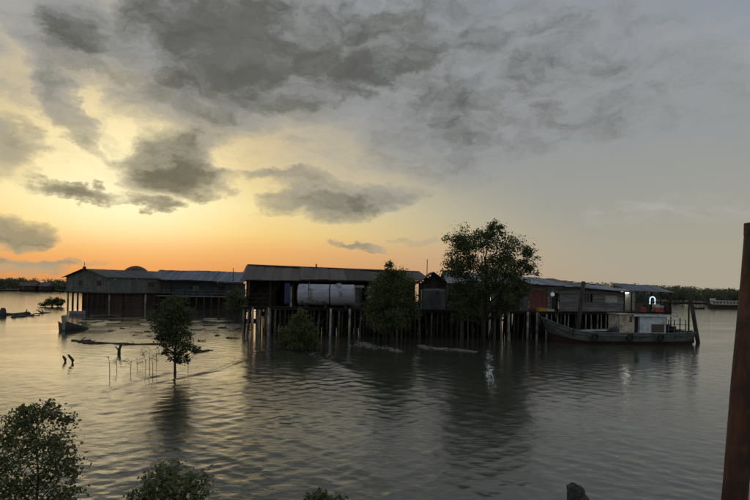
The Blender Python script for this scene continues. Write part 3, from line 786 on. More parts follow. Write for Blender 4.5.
# ------------------------------------------------------------------ grey board shack
random.seed(12)
def grey_shack():
    L = 10.5
    t = thing('board_shack', 'grey weatherboard shack with pale sagging metal roof above the moored boat', 'shack', (D_O.x - 0.25, D_O.y + 0.9, ZD), D_RZ)
    z = lambda v: v - ZD
    roof_slope(t, 'zinc_roof', -0.3, 5.2, (-0.75, z(5.06)), (-0.75, z(4.84)), (3.6, z(5.92)), (3.6, z(5.60)))
    roof_slope(t, 'zinc_roof', 5.2, L + 0.5, (-0.75, z(4.80)), (-0.75, z(4.50)), (3.6, z(5.50)), (3.6, z(5.02)))
    roof_slope(t, 'zinc_roof', -0.3, L + 0.5, (6.9, z(4.9)), (6.9, z(4.4)), (3.6, z(5.90)), (3.6, z(5.05)))
    MB().bar((-0.3, -0.72, z(5.00)), (L + 0.5, -0.72, z(4.44)), 0.05, 0.14).build('fascia', 'dark_metal', t)
    hol = ((2.35, 3.25, 0.0, 1.75), (5.9, 6.9, 0.85, 1.75), (8.30, 9.70, 0.80, 1.55))
    board_wall(t, 'grey_board', 1.85, L, 0, 0, z(5.0), z(4.45), 0.17, 'wall', holes=hol)
    board_wall(t, 'red_board', 0.0, 1.83, -0.05, 0.05, 1.95, 1.95, 0.3, 'red_wall', True)
    MB().box((0.9, -0.04, 2.2), (1.8, 0.05, 0.42)).build('pale_lintel', 'grey_board', t)
    MB().box((2.8, 0.25, 0.88), (0.9, 0.04, 1.75)).build('door', 'dark_metal', t)
    for x in (2.32, 3.28): MB().box((x, -0.03, 0.9), (0.07, 0.08, 1.8)).build('door_jamb', 'grey_board', t)
    w = MB().box((6.4, 0.12, 1.3), (1.0, 0.03, 0.9)).build('window', 'pane', t)
    for x in (5.92, 6.24, 6.56, 6.88): MB().box((x, -0.02, 1.3), (0.05, 0.07, 0.94)).build('mullion', 'grey_board', w)
    w = MB().box((9.0, 0.0, 1.175), (1.38, 0.04, 0.74)).build('window_panel', 'white_paint', t)
    for zz in (0.79, 1.56): MB().box((9.0, -0.02, zz), (1.5, 0.09, 0.06)).build('trim', 'grey_board', w)
    for x in (1.84, L): MB().box((x, -0.03, 1.0), (0.1, 0.09, 2.0)).build('corner_post', 'old_wood', t)
    gable_fill(t, 'grey_board', L + 0.05, 0.1, 6.8, z(4.4), z(5.0), 3.6, 'end_wall')
    gable_fill(t, 'grey_board', 0.0, 0.1, 6.8, z(4.9), z(5.85), 3.6, 'end_wall')
    return t
shack = grey_shack()
def shack_pt(x, y, z):
    return Vector((D_O.x - 0.25, D_O.y + 0.9, ZD)) + Matrix.Rotation(D_RZ, 3, 'Z') @ Vector((x, y, z))

def lantern():
    p = shack_pt(2.25, -0.34, 1.55)
    t = thing('hanging_lantern', 'small white globe lantern hanging by the dark shack door', 'lamp', p)
    MB().tube([(0, 0, 0.2), (0, 0, 0.62)], 0.018, 6).build('chain', 'white_paint', t)
    n = 10; prof = [(-0.19, 0.03), (-0.15, 0.12), (-0.05, 0.19), (0.05, 0.19), (0.15, 0.12), (0.2, 0.04)]
    MB().tube([(0, 0, a) for a, _ in prof], [r for _, r in prof], 12).build('globe', 'lamp_dim', t, True)
    MB().bar((0, 0, 0.6), (0, 0.35, 0.6), 0.03, 0.03).build('bracket', 'dark_metal', t)
lantern()

def crate(name, label, p, rz, size, m, cat='crate', group=None):
    """open slatted crate"""
    t = thing(name, label, cat, p, rz, group)
    w, d, h = size
    for s in (-1, 1):
        for j in range(3):
            zz = h * (j + 0.5) / 3
            MB().box((0, s * d / 2, zz), (w, 0.02, h / 3 * 0.8)).build('slat', m, t)
            MB().box((s * w / 2, 0, zz), (0.02, d - 0.025, h / 3 * 0.8)).build('slat', m, t)
    MB().box((0, 0, 0.015), (w - 0.03, d - 0.03, 0.03)).build('bottom', m, t)
    for sx in (-1, 1):
        for sy in (-1, 1):
            MB().box((sx * (w / 2 - 0.03), sy * (d / 2 - 0.03), h / 2), (0.035, 0.035, h + 0.01)).build('corner', m, t)
    return t
def dpt(px, D, z=ZD): 
    p = at(px, 310, D); return Vector((p.x, D, z))
crate('fish_crate', 'yellow plastic crate on the deck below the red shack wall', shack_pt(0.95, -0.55, 0.0), 0.3, (0.75, 0.5, 0.33), 'yellow_plastic')
crate('fish_crate', 'low white crate beside the yellow crate on the shack deck', shack_pt(1.9, -0.5, 0.0), -0.1, (0.7, 0.45, 0.2), 'white_paint')

# ------------------------------------------------------------------ open shelter at the jetty's end
random.seed(14)
def shelter():
    o = shack_pt(11.1, 0.3, 0)
    t = thing('open_shelter', 'open shelter with low blue-grey metal roof at the jetty end behind the boat', 'shelter', o, D_RZ * 0.35)
    z = lambda v: v - ZD
    L = 4.35
    roof_slope(t, 'blue_roof', -0.2, L, (-0.9, z(4.62)), (-0.9, z(4.50)), (2.9, z(5.36)), (2.9, z(5.20)))
    MB().bar((-0.2, -0.88, z(4.57)), (L, -0.88, z(4.45)), 0.04, 0.12).build('fascia', 'blue_board', t)
    for x, y, h in ((0.1, -0.6, 2.02), (1.45, -0.6, 2.00), (3.1, -0.6, 1.96), (L - 0.25, -0.6, 1.94), (0.1, 2.6, 2.6), (2.3, 2.6, 2.6), (L - 0.25, 2.6, 2.55)):
        MB().tube([(x, y, 0), (x, y, h)], 0.07 if x < 4 else 0.11, 8).build('post', 'old_wood', t, True)
    MB().bar((0.1, -0.6, 0.95), (L - 0.25, -0.6, 0.95), 0.05, 0.07).build('rail', 'old_wood', t)
    board_wall(t, 'white_paint', 0.15, 2.3, 2.5, 0.0, 2.3, 2.3, 0.25, 'pale_back_wall')
    board_wall(t, 'green_board', 2.35, L - 0.35, 2.5, 0.0, 1.2, 1.2, 0.22, 'green_back_wall')
    return t, o
shel, SO = shelter()
def shel_pt(x, y, z): return SO + Matrix.Rotation(D_RZ * 0.35, 3, 'Z') @ Vector((x, y, z))
def tube_lamp():
    t = thing('tube_lamp', 'lit fluorescent tube lamp under the shelter roof by the shack', 'lamp', shel_pt(0.85, 2.1, 1.75), D_RZ * 0.35)
    MB().box((0, 0, 0.10), (1.1, 0.09, 0.05)).build('housing', 'white_paint', t)
    MB().tube([(-0.5, 0, 0.045), (0.5, 0, 0.045)], 0.028, 8).build('tube', 'lamp_tube', t)
    MB().bar((-0.3, 0, 0.1), (-0.3, 0, 0.9), 0.02, 0.02).build('hanger', 'dark_metal', t)
    MB().bar((0.3, 0, 0.1), (0.3, 0, 0.9), 0.02, 0.02).build('hanger', 'dark_metal', t)
tube_lamp()
def ring_lamp():
    t = thing('arched_lamp', 'glowing bluish white arched lamp standing under the shelter roof', 'lamp', shel_pt(2.45, -0.3, 0.0), D_RZ * 0.35)
    pts = [(-0.26, 0, 0.75), (-0.26, 0, 1.2)] + [(0.26 * -math.cos(a), 0, 1.2 + 0.26 * math.sin(a)) for a in [math.pi * i / 10 for i in range(1, 10)]] + [(0.26, 0, 1.2), (0.26, 0, 0.75)]
    MB().tube(pts, 0.055, 8).build('glowing_arch', 'lamp_ring', t, True)
    for s in (-1, 1): MB().box((s * 0.26, 0, 0.38), (0.05, 0.05, 0.76)).build('stand', 'dark_metal', t)
    MB().box((0, 0, 0.02), (0.7, 0.3, 0.04)).build('foot', 'dark_metal', t)
ring_lamp()
crate('fish_crate', 'red plastic crate carrying a shallow white crate under the shelter', shel_pt(2.75, -0.75, 0.0), 0.1, (0.85, 0.5, 0.42), 'red_plastic')
crate('fish_crate', 'shallow white crate stacked on the red crate by the engine', shel_pt(2.78, -0.75, 0.435), -0.05, (0.8, 0.48, 0.2), 'white_paint')
crate('fish_crate', 'small red crate next to the shelter post', shel_pt(1.15, -0.78, 0.0), 0.0, (0.5, 0.4, 0.5), 'red_plastic')
def engine_block():
    t = thing('deck_engine', 'dark covered engine standing under the shelter beside the crates', 'engine', shel_pt(3.75, -0.35, 0.0), 0.1)
    MB().box((0, 0, 0.1), (0.9, 0.7, 0.2)).build('base', 'dark_metal', t)
    MB().tube([(0, 0, 0.2), (0, 0, 0.55), (0, 0, 0.9), (0, 0, 1.02)], [0.42, 0.40, 0.30, 0.08], 10, 0.12).build('cover', 'dark_metal', t)
    MB().tube([(0.2, 0, 0.85), (0.2, 0, 1.3), (0.32, 0, 1.38)], 0.04, 6).build('exhaust', 'dark_metal', t)
engine_block()

# ------------------------------------------------------------------ moored boat
random.seed(15)
def boat():
    bow, stern = onwater(541, 347), onwater(697, 345.5)
    D = 46.2
    bow = Vector((at(540, 340, 48.7).x, 48.7, 0)); stern = Vector((at(695, 340, 48.8).x, 50.1, 0))
    dv = stern - bow; L = dv.length; rz = math.atan2(dv.y, dv.x)
    t = thing('river_boat', 'old wooden river boat with grey-green hull and pale blue wheelhouse moored at the jetty', 'boat', bow, rz)
    # local x: bow (0) to stern (L); y: beam; z up from the water
    def sheer(s): return 0.98 + 1.25 * max(0, 1 - s / 0.30) ** 1.7 + 0.12 * max(0, (s - 0.8) / 0.2)
    def half(s): return 1.55 * min(1.0, (max(s, 0.0) / 0.30)) ** 0.62 * (1.0 if s < 0.8 else 1 - 0.22 * ((s - 0.8) / 0.2) ** 2) + 0.03
    def stem(zf, s): # the stem rakes forward with height
        return 0.0
    N = 34
    def strip(f0, f1, rows, off=0.0):
        vs, fs = [], []
        for i in range(N + 1):
            s = i / N; sh, hb = sheer(s), half(s)
            for side in (-1, 1):
                for j in range(rows + 1):
                    f = f0 + (f1 - f0) * j / rows
                    zz = -0.55 + (sh + 0.55) * f
                    fl = (0.62 + 0.38 * min(1, f * 1.25) ** 0.7)
                    rake = (1 - f) * 1.25 * max(0, 1 - s / 0.22) + (1 - f) * -0.5 * max(0, (s - 0.9) / 0.1)
                    vs.append((s * L + rake, side * (hb * fl + off), zz))
        m = 2 * (rows + 1)
        for i in range(N):
            for side in (0, 1):
                for j in range(rows):
                    a = i * m + side * (rows + 1) + j
                    q = (a, a + m, a + m + 1, a + 1)
                    fs.append(q if side == 0 else q[::-1])
        # transom
        a = N * m
        for j in range(rows): fs.append((a + j, a + rows + 1 + j, a + rows + 2 + j, a + j + 1))
        return MB().add(vs, fs)
    strip(0.0, 0.50, 5).build('hull_bottom', 'hull_red', t, True)
    strip(0.50, 1.0, 4).build('hull_side', 'hull_green', t, True)
    for f, nm, mm, wd in ((0.985, 'gunwale', 'hull_green', 0.055), (0.52, 'rubbing_strake', 'old_wood', 0.04), (0.80, 'rubbing_strake', 'deep_green_paint', 0.03)):
        for side in (-1, 1):
            pts = []
            for i in range(N + 1):
                s = i / N; sh, hb = sheer(s), half(s)
                zz = -0.55 + (sh + 0.55) * f; fl = (0.62 + 0.38 * min(1, f * 1.25) ** 0.7)
                rake = (1 - f) * 1.25 * max(0, 1 - s / 0.22) + (1 - f) * -0.5 * max(0, (s - 0.9) / 0.1)
                pts.append((s * L + rake, side * (hb * fl + 0.01), zz))
            MB().tube(pts, wd, 6).build(nm, mm, t, True)
    # deck
    vs, fs = [], []
    for i in range(N + 1):
        s = i / N; zz = sheer(s) - 0.32
        vs += [(s * L + 0.1, -half(s) * 0.96, zz), (s * L + 0.1, half(s) * 0.96, zz)]
    for i in range(N): fs.append((2 * i, 2 * i + 2, 2 * i + 3, 2 * i + 1))
    MB().add(vs, fs).build('deck', 'old_wood', t)
    zd = 0.66
    MB().tube([(-0.12, 0, 1.6), (-0.2, 0, 2.42)], [0.10, 0.08], 8).build('stem_post', 'deep_green_paint', t)
    MB().box((L - 0.02, 0, 0.55), (0.06, 2.0, 0.9)).build('transom', 'deep_green_paint', t)
    MB().box((L + 0.30, 0, 0.25), (0.5, 0.08, 1.3)).build('rudder', 'dark_metal', t)
    MB().bar((L - 0.1, 0, 1.05), (L + 0.55, 0, 1.1), 0.08, 0.08).build('tiller', 'dark_metal', t)
    # cream fore house, dark doorway, pale blue wheelhouse
    fx = lambda px: (px - 540) / 156.0 * L
    def house(x0, x1, y0, y1, h, m, nm):
        b = MB(); nn = max(2, round((x1 - x0) / 0.32))
        for i in range(nn):
            w = (x1 - x0) / nn
            for y in (y0, y1): b.box((x0 + w * (i + 0.5), y, zd + h / 2), (w * 0.985, 0.04, h))
        for x in (x0 + 0.02, x1 - 0.02): b.box((x, (y0 + y1) / 2, zd + h / 2), (0.035, y1 - y0 - 0.045, h))
        return b.build(nm, m, t)
    cr = house(fx(617), fx(632.5), -0.95, 0.9, 1.85, 'cream_paint', 'fore_house')
    MB().box(((fx(617) + fx(632.5)) / 2, 0, zd + 1.88), (fx(632.5) - fx(617) + 0.2, 2.15, 0.06)).build('fore_house_roof', 'cream_paint', t)
    wh = house(fx(637.5), fx(665), -1.05, 1.0, 1.75, 'pale_blue_paint', 'wheelhouse')
    rf = MB().box(((fx(630) + fx(676)) / 2, 0, zd + 1.82), (fx(676) - fx(630), 2.5, 0.09)).build('wheelhouse_roof', 'deep_green_paint', t)
    MB().box(((fx(630) + fx(676)) / 2, -1.27, zd + 1.80), (fx(676) - fx(630) + 0.04, 0.04, 0.17)).build('roof_trim', 'pale_blue_paint', rf)
    MB().box(((fx(632.5) + fx(637.5)) / 2, -0.75, zd + 0.9), (fx(637.5) - fx(632.5) - 0.02, 0.05, 1.78)).build('doorway', 'dark_metal', t)
    win = MB().box((fx(656.5), -1.08, zd + 0.70), (fx(663.5) - fx(650), 0.035, 0.70)).build('window', 'pane', wh)
    MB().bar((fx(649.6), -1.10, zd + 1.08), (fx(664), -1.10, zd + 1.08), 0.05, 0.05).build('window_frame', 'white_paint', win)
    MB().bar((fx(649.6), -1.10, zd + 0.33), (fx(664), -1.10, zd + 0.33), 0.05, 0.05).build('window_frame', 'white_paint', win)
    MB().box((fx(628.5), -0.985, zd + 1.45), (0.22, 0.03, 0.5)).build('porthole', 'pane', cr)
    # aft frame of posts and rails
    for px in (668, 674, 680, 686):
        MB().tube([(fx(px), -1.05, zd), (fx(px), -1.05, zd + 1.45 + (0.2 if px == 680 else 0))], 0.05, 6).build('awning_post', 'hull_green' if px != 680 else 'dark_metal', t)
        MB().tube([(fx(px), 1.0, zd), (fx(px), 1.0, zd + 1.45)], 0.05, 6).build('awning_post', 'dark_metal', t)
    for zz in (0.62, 1.05, 1.45):
        MB().bar((fx(666), -1.06, zd + zz), (fx(687), -1.06, zd + zz), 0.04, 0.05).build('side_rail', 'pale_blue_paint' if zz > 1.4 else 'hull_green', t)
    eng = MB().box((fx(671), 0.2, zd + 0.5), (1.0, 0.9, 1.0)).build('engine_box', 'dark_metal', t)
    MB().tube([(fx(670), 0.2, zd + 1.0), (fx(670), 0.2, zd + 1.7)], 0.06, 8).build('exhaust', 'dark_metal', eng)
    # foredeck: pale pipe-like planks, hatch, bollards
    MB().bar((fx(577), -0.9, zd + 0.42), (fx(604), -0.95, zd + 0.50), 0.12, 0.10).build('spare_plank', 'white_paint', t)
    MB().bar((fx(580), -0.7, zd + 0.47), (fx(606), -0.75, zd + 0.55), 0.12, 0.08).build('spare_plank', 'grey_board', t)
    MB().box((fx(595), 0.1, zd + 0.2), (2.0, 1.5, 0.4)).build('hatch_cover', 'deep_green_paint', t)
    for px in (568, 606): MB().tube([(fx(px), -1.2, zd), (fx(px), -1.2, zd + 0.75)], 0.07, 8).build('bollard', 'old_wood', t)
    # tyre-like fenders along the side
    for px in (588, 624, 656):
        s = (px - 540) / 156.0
        pts = [(fx(px) + 0.24 * math.cos(a), -half(s) - 0.06, 0.62 + 0.24 * math.sin(a)) for a in [2 * math.pi * i / 14 for i in range(15)]]
        MB().tube(pts, 0.075, 6).build('fender', 'dark_metal', t, True)
    return t, bow, rz, fx, zd
bt, BO, BRZ, bfx, bzd = boat()
def boat_pt(x, y, z): return BO + Matrix.Rotation(BRZ, 3, 'Z') @ Vector((x, y, z))

def heap(name, label, p, rx, ry, h, m, cat, seed=1):
    """crumpled cover or rounded bundle"""
    vs, fs = [], []; n, k_ = 18, 7
    for i in range(k_ + 1):
        a = (math.pi / 2) * i / k_
        for j in range(n):
            b_ = 2 * math.pi * j / n
            q = 1 + 0.3 * mnoise.noise((math.cos(b_) * 1.6 + seed, math.sin(b_) * 1.6, a * 2.2))
            c = math.cos(a) ** 0.6
            vs.append((rx * c * q * math.cos(b_), ry * c * q * math.sin(b_), h * math.sin(a) * q))
    for i in range(k_):
        for j in range(n): fs.append((i * n + j, i * n + (j + 1) % n, (i + 1) * n + (j + 1) % n, (i + 1) * n + j))
    fs.append(tuple(range(n - 1, -1, -1)))
    o = MB().add(vs, fs).build(name, m, None, True, p)
    return tag(o, label, cat)
heap('tarpaulin', 'crumpled blue tarpaulin bundle on the boat deck before the cream house', boat_pt(bfx(614.5), -0.75, bzd), 0.33, 0.35, 0.72, 'blue_tarp', 'tarp', 3)
heap('net_pile', 'low heap of green fishing net on the boat deck near the hatch', boat_pt(bfx(609), 0.2, bzd), 0.5, 0.6, 0.5, 'deep_green_paint', 'net', 8)

def drum(label, p, r, h, m, cat='drum'):
    t = thing('fuel_drum', label, cat, p)
    prof = [(0, r), (0.03, r), (0.05, r * 0.97), (h / 3 - .02, r * 0.97), (h / 3, r), (h / 3 + .02, r * 0.97), (2 * h / 3 - .02, r * 0.97), (2 * h / 3, r), (2 * h / 3 + .02, r * 0.97), (h - 0.05, r * 0.97), (h - 0.03, r), (h, r)]
    MB().tube([(0, 0, a) for a, _ in prof], [q for _, q in prof], 16).build('barrel', m, t, True)
    MB().tube([(r * 0.5, 0, h), (r * 0.5, 0, h + 0.04)], 0.05, 8).build('bung', 'dark_metal', t)
drum('dark green drum on the boat deck just ahead of the blue bundle', boat_pt(bfx(610.5), -0.95, bzd), 0.27, 0.62, 'deep_green_paint')
drum('dark drum standing on the boat deck behind the pale blue wheelhouse', boat_pt(bfx(676), -0.6, bzd), 0.28, 0.85, 'dark_metal')
drum('pale drum at the boat stern under the rails', boat_pt(bfx(683), -0.5, bzd), 0.25, 0.6, 'grey_board')
crate('fish_crate', 'grey wooden crate on the boat foredeck next to the hatch', boat_pt(bfx(585), -0.75, bzd), 0.2, (0.8, 0.5, 0.36), 'grey_board')
crate('fish_crate', 'small grey crate on the boat stern behind the posts', boat_pt(bfx(689), -0.45, bzd + 0.02), 0.1, (0.5, 0.45, 0.45), 'driftwood')
def rope_coil(label, p):
    pts = [(0.28 * (1 - 0.05 * (i // 14)) * math.cos(2 * math.pi * i / 14), 0.28 * (1 - 0.05 * (i // 14)) * math.sin(2 * math.pi * i / 14), 0.03 + 0.045 * i / 14) for i in range(71)]
    o = MB().tube(pts, 0.028, 6).build('rope_coil', 'driftwood', None, True, p)
    tag(o, label, 'rope')
rope_coil('coil of brown rope lying on the boat foredeck', boat_pt(bfx(572), -0.4, bzd + 0.12))
tp = shel_pt(1.45, -0.8, 0.45)
o = hung_cloth('awning_roll', 'dark green cloth hanging from the shelter roof beside the arched lamp', tp, 0.42, 1.25, 'deep_green_paint')

# mooring piles
def mooring(label, pts, r0, r1, m='dark_pile'):
    t = thing('mooring_pile', label, 'mooring pile', (pts[0].x, pts[0].y, 0))
    o = Vector((pts[0].x, pts[0].y, 0))
    MB().tube([p - o for p in pts], [r0 + (r1 - r0) * i / (len(pts) - 1) for i in range(len(pts))], 10, 0.12).build('shaft', m, t, True)
    top = pts[-1] - o
    MB().tube([top - Vector((0, 0, 0.28)), top - Vector((0, 0, 0.16))], r1 * 1.12, 10).build('rope_turns', 'driftwood', t)
p0, p1 = at(576, 344, 50.2), at(583.5, 281.5, 50.5)
mooring('thick dark leaning pile between the boat bow and the grey shack', [p0 + (p0 - p1) * 0.25, p0, p1], 0.24, 0.17)
p0, p1 = at(688.5, 343, 51.6), at(689, 301, 51.6)
mooring('upright slim dark pile at the boat stern', [p0 - Vector((0, 0, 1)), p0, p1], 0.09, 0.075)
p0, p1 = at(698, 343, 50.6), at(690.5, 298, 50.8)
mooring('thick dark pile leaning over the boat stern', [p0 + (p0 - p1) * 0.3, p0, p1], 0.20, 0.16)

# ------------------------------------------------------------------ left: green-grey stilt house and its low neighbour
random.seed(31)
def left_house():
    A = Vector((at(66, 300, 104).x, 104, 0)); B = Vector((at(109, 300, 96).x, 96, 0))
    d = (B - A); Wd = d.length; rz = math.atan2(d.y, d.x)
    t = thing('stilt_house', 'long green-grey stilt house with gable end and dull metal roof on the left shore', 'house', A, rz)
    z0 = 2.75; ze, zr = 5.45, 6.85; Ln = 30.0
    # local x along the gable end, y runs back along the ridge
    n = 26; b = MB()
    for i in range(n):
        x = Wd * (i + 0.5) / n
        h = ze + (zr - ze) * (1 - abs(x - Wd / 2) / (Wd / 2)) - 0.05
        b.box((x, 0.02 * (i % 2), (z0 + h) / 2), (Wd / n * 0.97, 0.04, h - z0))
    b.build('gable_wall', 'green_board', t)
    b = MB(); nn = 30
    for i in range(nn):
        y = Ln * (i + 0.5) / nn
        b.box((Wd + 0.02 * (i % 2), y, (z0 + ze) / 2), (0.04, Ln / nn * 0.97, ze - z0))
    b.build('side_wall', 'green_board', t)
    w = MB().box((Wd + 0.05, 8.0, 4.2), (0.05, 1.2, 0.9)).build('window', 'brown_board', t)
    MB().box((Wd + 0.07, 8.0, 3.72), (0.1, 1.4, 0.07)).build('sill', 'grey_board', w)
    w = MB().box((5.0, -0.03, 4.3), (1.2, 0.05, 0.9)).build('window', 'brown_board', t)
    MB().box((5.0, -0.06, 3.82), (1.4, 0.08, 0.07)).build('sill', 'grey_board', w)
    w = MB().box((11.0, -0.03, 4.3), (1.2, 0.05, 0.9)).build('window', 'brown_board', t)
    MB().box((11.0, -0.06, 3.82), (1.4, 0.08, 0.07)).build('sill', 'grey_board', w)
    key = ('far_roof', 1.0)
    bm = MB(); bm.add(*corr_sheet(1.06)); me = bm.mesh('roof_sheet', 'far_roof', True)
    slope = math.hypot(Wd / 2 + 0.4, (zr - ze) * (Wd / 2 + 0.4) / (Wd / 2)); ang = math.atan2(zr - ze, Wd / 2)
    for s, x in ((1, Wd + 0.4), (-1, -0.4)):
        for i in range(31):
            link('roof_sheet', me, t, (x, -0.5 + i * 1.0 + 0.5, ze - 0.12 + 0.01 * (i % 2)), (ang, 0, s * R(90)), (1, slope, 1))
    for s in (-1, 1):
        MB().bar((Wd / 2 + s * (Wd / 2 + 0.45), -0.55, ze - 0.2), (Wd / 2, -0.55, zr + 0.05), 0.06, 0.24).build('barge_board', 'old_wood', t)
    MB().box((Wd / 2, -0.5, zr + 0.15), (0.4, 0.4, 0.4)).build('ridge_finial', 'dark_metal', t)
    MB().tube([(Wd / 2, -0.5, zr + 0.4), (Wd / 2, -0.5, zr + 1.1)], 0.05, 6).build('ridge_pole', 'dark_metal', t)
    b = MB(); b.box((Wd / 2, Ln / 2, z0 - 0.1), (Wd + 0.3, Ln + 0.3, 0.16)); b.build('floor_deck', 'old_wood', t)
    # piles, a skirt of dark boards under the right part
    pts = [(x, y) for y in (0.2, 3, 7, 12, 18, 25) for x in np.linspace(0.3, Wd - 0.2, 9)]
    piles(t, pts, z0 - 0.1, lambda x, y: 'dark_pile' if random.random() < 0.85 else 'pale_pile', 0.12, 0.2)
    b = MB()
    for i in range(24):
        x = 5.0 + (Wd - 5.2) * (i + 0.5) / 24
        b.box((x, 0.6 + 0.03 * (i % 2), 1.1), ((Wd - 5.2) / 24 * 1.0, 0.04, random.uniform(2.9, 3.2)))
    b.build('skirt_shade_boards', 'brown_board', t)
    b = MB()
    for i in range(34):
        b.box((Wd - 0.5 + 0.03 * (i % 2), 0.8 + i * 0.85, 1.1), (0.04, 0.86, random.uniform(2.9, 3.2)))
    b.build('skirt_shade_boards', 'brown_board', t)
left_house()
def low_neighbour():
    D = 104
    xa, xb = at(150, 300, D).x, at(243, 300, D).x; L = xb - xa
    t = thing('stilt_house', 'low stilt house with long blue-grey roof and shaded veranda beside the green-grey house', 'house', (xa, D, 0))
    zf = 2.3; 
    roof_slope(t, 'blue_roof', -0.3, L + 0.3, (-0.6, 5.30), (-0.6, 4.95), (5.0, 7.05), (5.0, 6.9), 1.0)
    roof_slope(t, 'blue_roof', -0.3, L + 0.3, (10.5, 5.2), (10.5, 5.2), (5.0, 7.05), (5.0, 6.9), 1.0)
    MB().bar((-0.3, -0.62, 5.22), (L + 0.3, -0.62, 4.86), 0.06, 0.3).build('fascia', 'brown_board', t)
    board_wall(t, 'blue_board', 0, L, 1.8, zf, 5.2, 4.9, 0.3, 'wall', holes=((2.0, 3.4, zf, zf + 2), (7, 8.4, zf + 0.9, zf + 1.9), (12, 13.2, zf, zf + 2)))
    MB().box((2.7, 1.9, zf + 1), (1.4, 0.05, 2)).build('door', 'brown_board', t)
    MB().box((12.6, 1.9, zf + 1), (1.2, 0.05, 2)).build('door', 'brown_board', t)
    w = MB().box((7.7, 1.9, zf + 1.4), (1.4, 0.05, 1.0)).build('window', 'pane', t)
    MB().box((7.7, 1.72, zf + 0.86), (1.6, 0.16, 0.08)).build('sill', 'grey_board', w)
    b = MB(); b.box((L / 2, 5, zf - 0.1), (L + 0.3, 10.5, 0.16)); b.build('floor_deck', 'grey_board', t)
    for x in np.linspace(0.1, L - 0.1, 9): MB().box((x, -0.1, (zf + 4.9) / 2), (0.14, 0.14, 4.9 - zf)).build('veranda_post', 'old_wood', t)
    for zz in (0.5, 0.95): MB().bar((0, -0.1, zf + zz), (L, -0.1, zf + zz), 0.06, 0.08).build('veranda_rail', 'grey_board', t)
    pts = [(x, y) for y in (0.0, 3, 6, 9.5) for x in np.linspace(0.2, L - 0.2, 13)]
    piles(t, pts, zf - 0.15, lambda x, y: 'dark_pile', 0.11, 0.18)
    b = MB()
    for i in range(26): b.box((L * (i + 0.5) / 26, 2.2 + 0.03 * (i % 2), 0.85), (L / 26 * 0.98, 0.04, random.uniform(2.4, 2.7)))  # added boards that shut out the bright gaps behind the piles
    b.build('skirt_shade_boards', 'old_wood', t)
low_neighbour()

# domed canopy standing up behind the ridge
def dome_roof():
    p = at(136, 271, 125); r = 2.55
    t = thing('domed_pavilion', 'dark round dome rising behind the green-grey roof ridge', 'dome', (p.x, p.y, 2.6))
    n = 24; prof = [(0.0, 1.0), (0.3, 0.93), (0.55, 0.78), (0.8, 0.52), (0.95, 0.25), (1.0, 0.02)]
    base = p.z - 2.6 - 0.35
    vs = [(r * 1.0 * c * math.cos(2 * math.pi * j / n), r * c * math.sin(2 * math.pi * j / n), base + 1.5 * z) for z, c in prof for j in range(n)]
    fs = [(i * n + j, i * n + (j + 1) % n, (i + 1) * n + (j + 1) % n, (i + 1) * n + j) for i in range(len(prof) - 1) for j in range(n)]
    MB().add(vs, fs).build('dome', 'brown_roof', t, True)
    MB().tube([(0, 0, base - 0.05), (0, 0, base + 0.12)], r * 1.06, 24).build('rim', 'old_wood', t)
    for j in range(8):
        a = 2 * math.pi * j / 8
        MB().tube([(r * 0.9 * math.cos(a), r * 0.9 * math.sin(a), -3.4), (r * 0.9 * math.cos(a), r * 0.9 * math.sin(a), base)], 0.14, 8).build('column', 'old_wood', t)
dome_roof()

# ------------------------------------------------------------------ trees
def leaf_mesh(cent, size, nrng, m, name, aspect=0.5, up=0.3):
    """leaf-sized kite faces at the given points"""
    N = len(cent)
    d = nrng.normal(size=(N, 3)); d[:, 2] = d[:, 2] * 0.7 + up; d /= np.linalg.norm(d, axis=1)[:, None]
    e = nrng.normal(size=(N, 3)); e -= (e * d).sum(1)[:, None] * d; e /= np.linalg.norm(e, axis=1)[:, None]
    s = size * nrng.uniform(0.4, 1.55, size=(N, 1))
    nrm = np.cross(d, e)
    v = np.stack([cent - d * s * 0.5, cent + e * s * aspect * 0.5 + nrm * s * 0.06, cent + d * s * 0.5, cent - e * s * aspect * 0.5 + nrm * s * 0.06], 1).reshape(-1, 3).astype(np.float32)
    q = np.arange(4 * N, dtype=np.int32)
    me = bpy.data.meshes.new(name)
    me.vertices.add(4 * N); me.vertices.foreach_set('co', v.ravel())
    me.loops.add(4 * N); me.loops.foreach_set('vertex_index', q)
    me.polygons.add(N); me.polygons.foreach_set('loop_start', np.arange(0, 4 * N, 4, dtype=np.int32))
    me.update(calc_edges=True); me.materials.append(MATS[m])
    return me
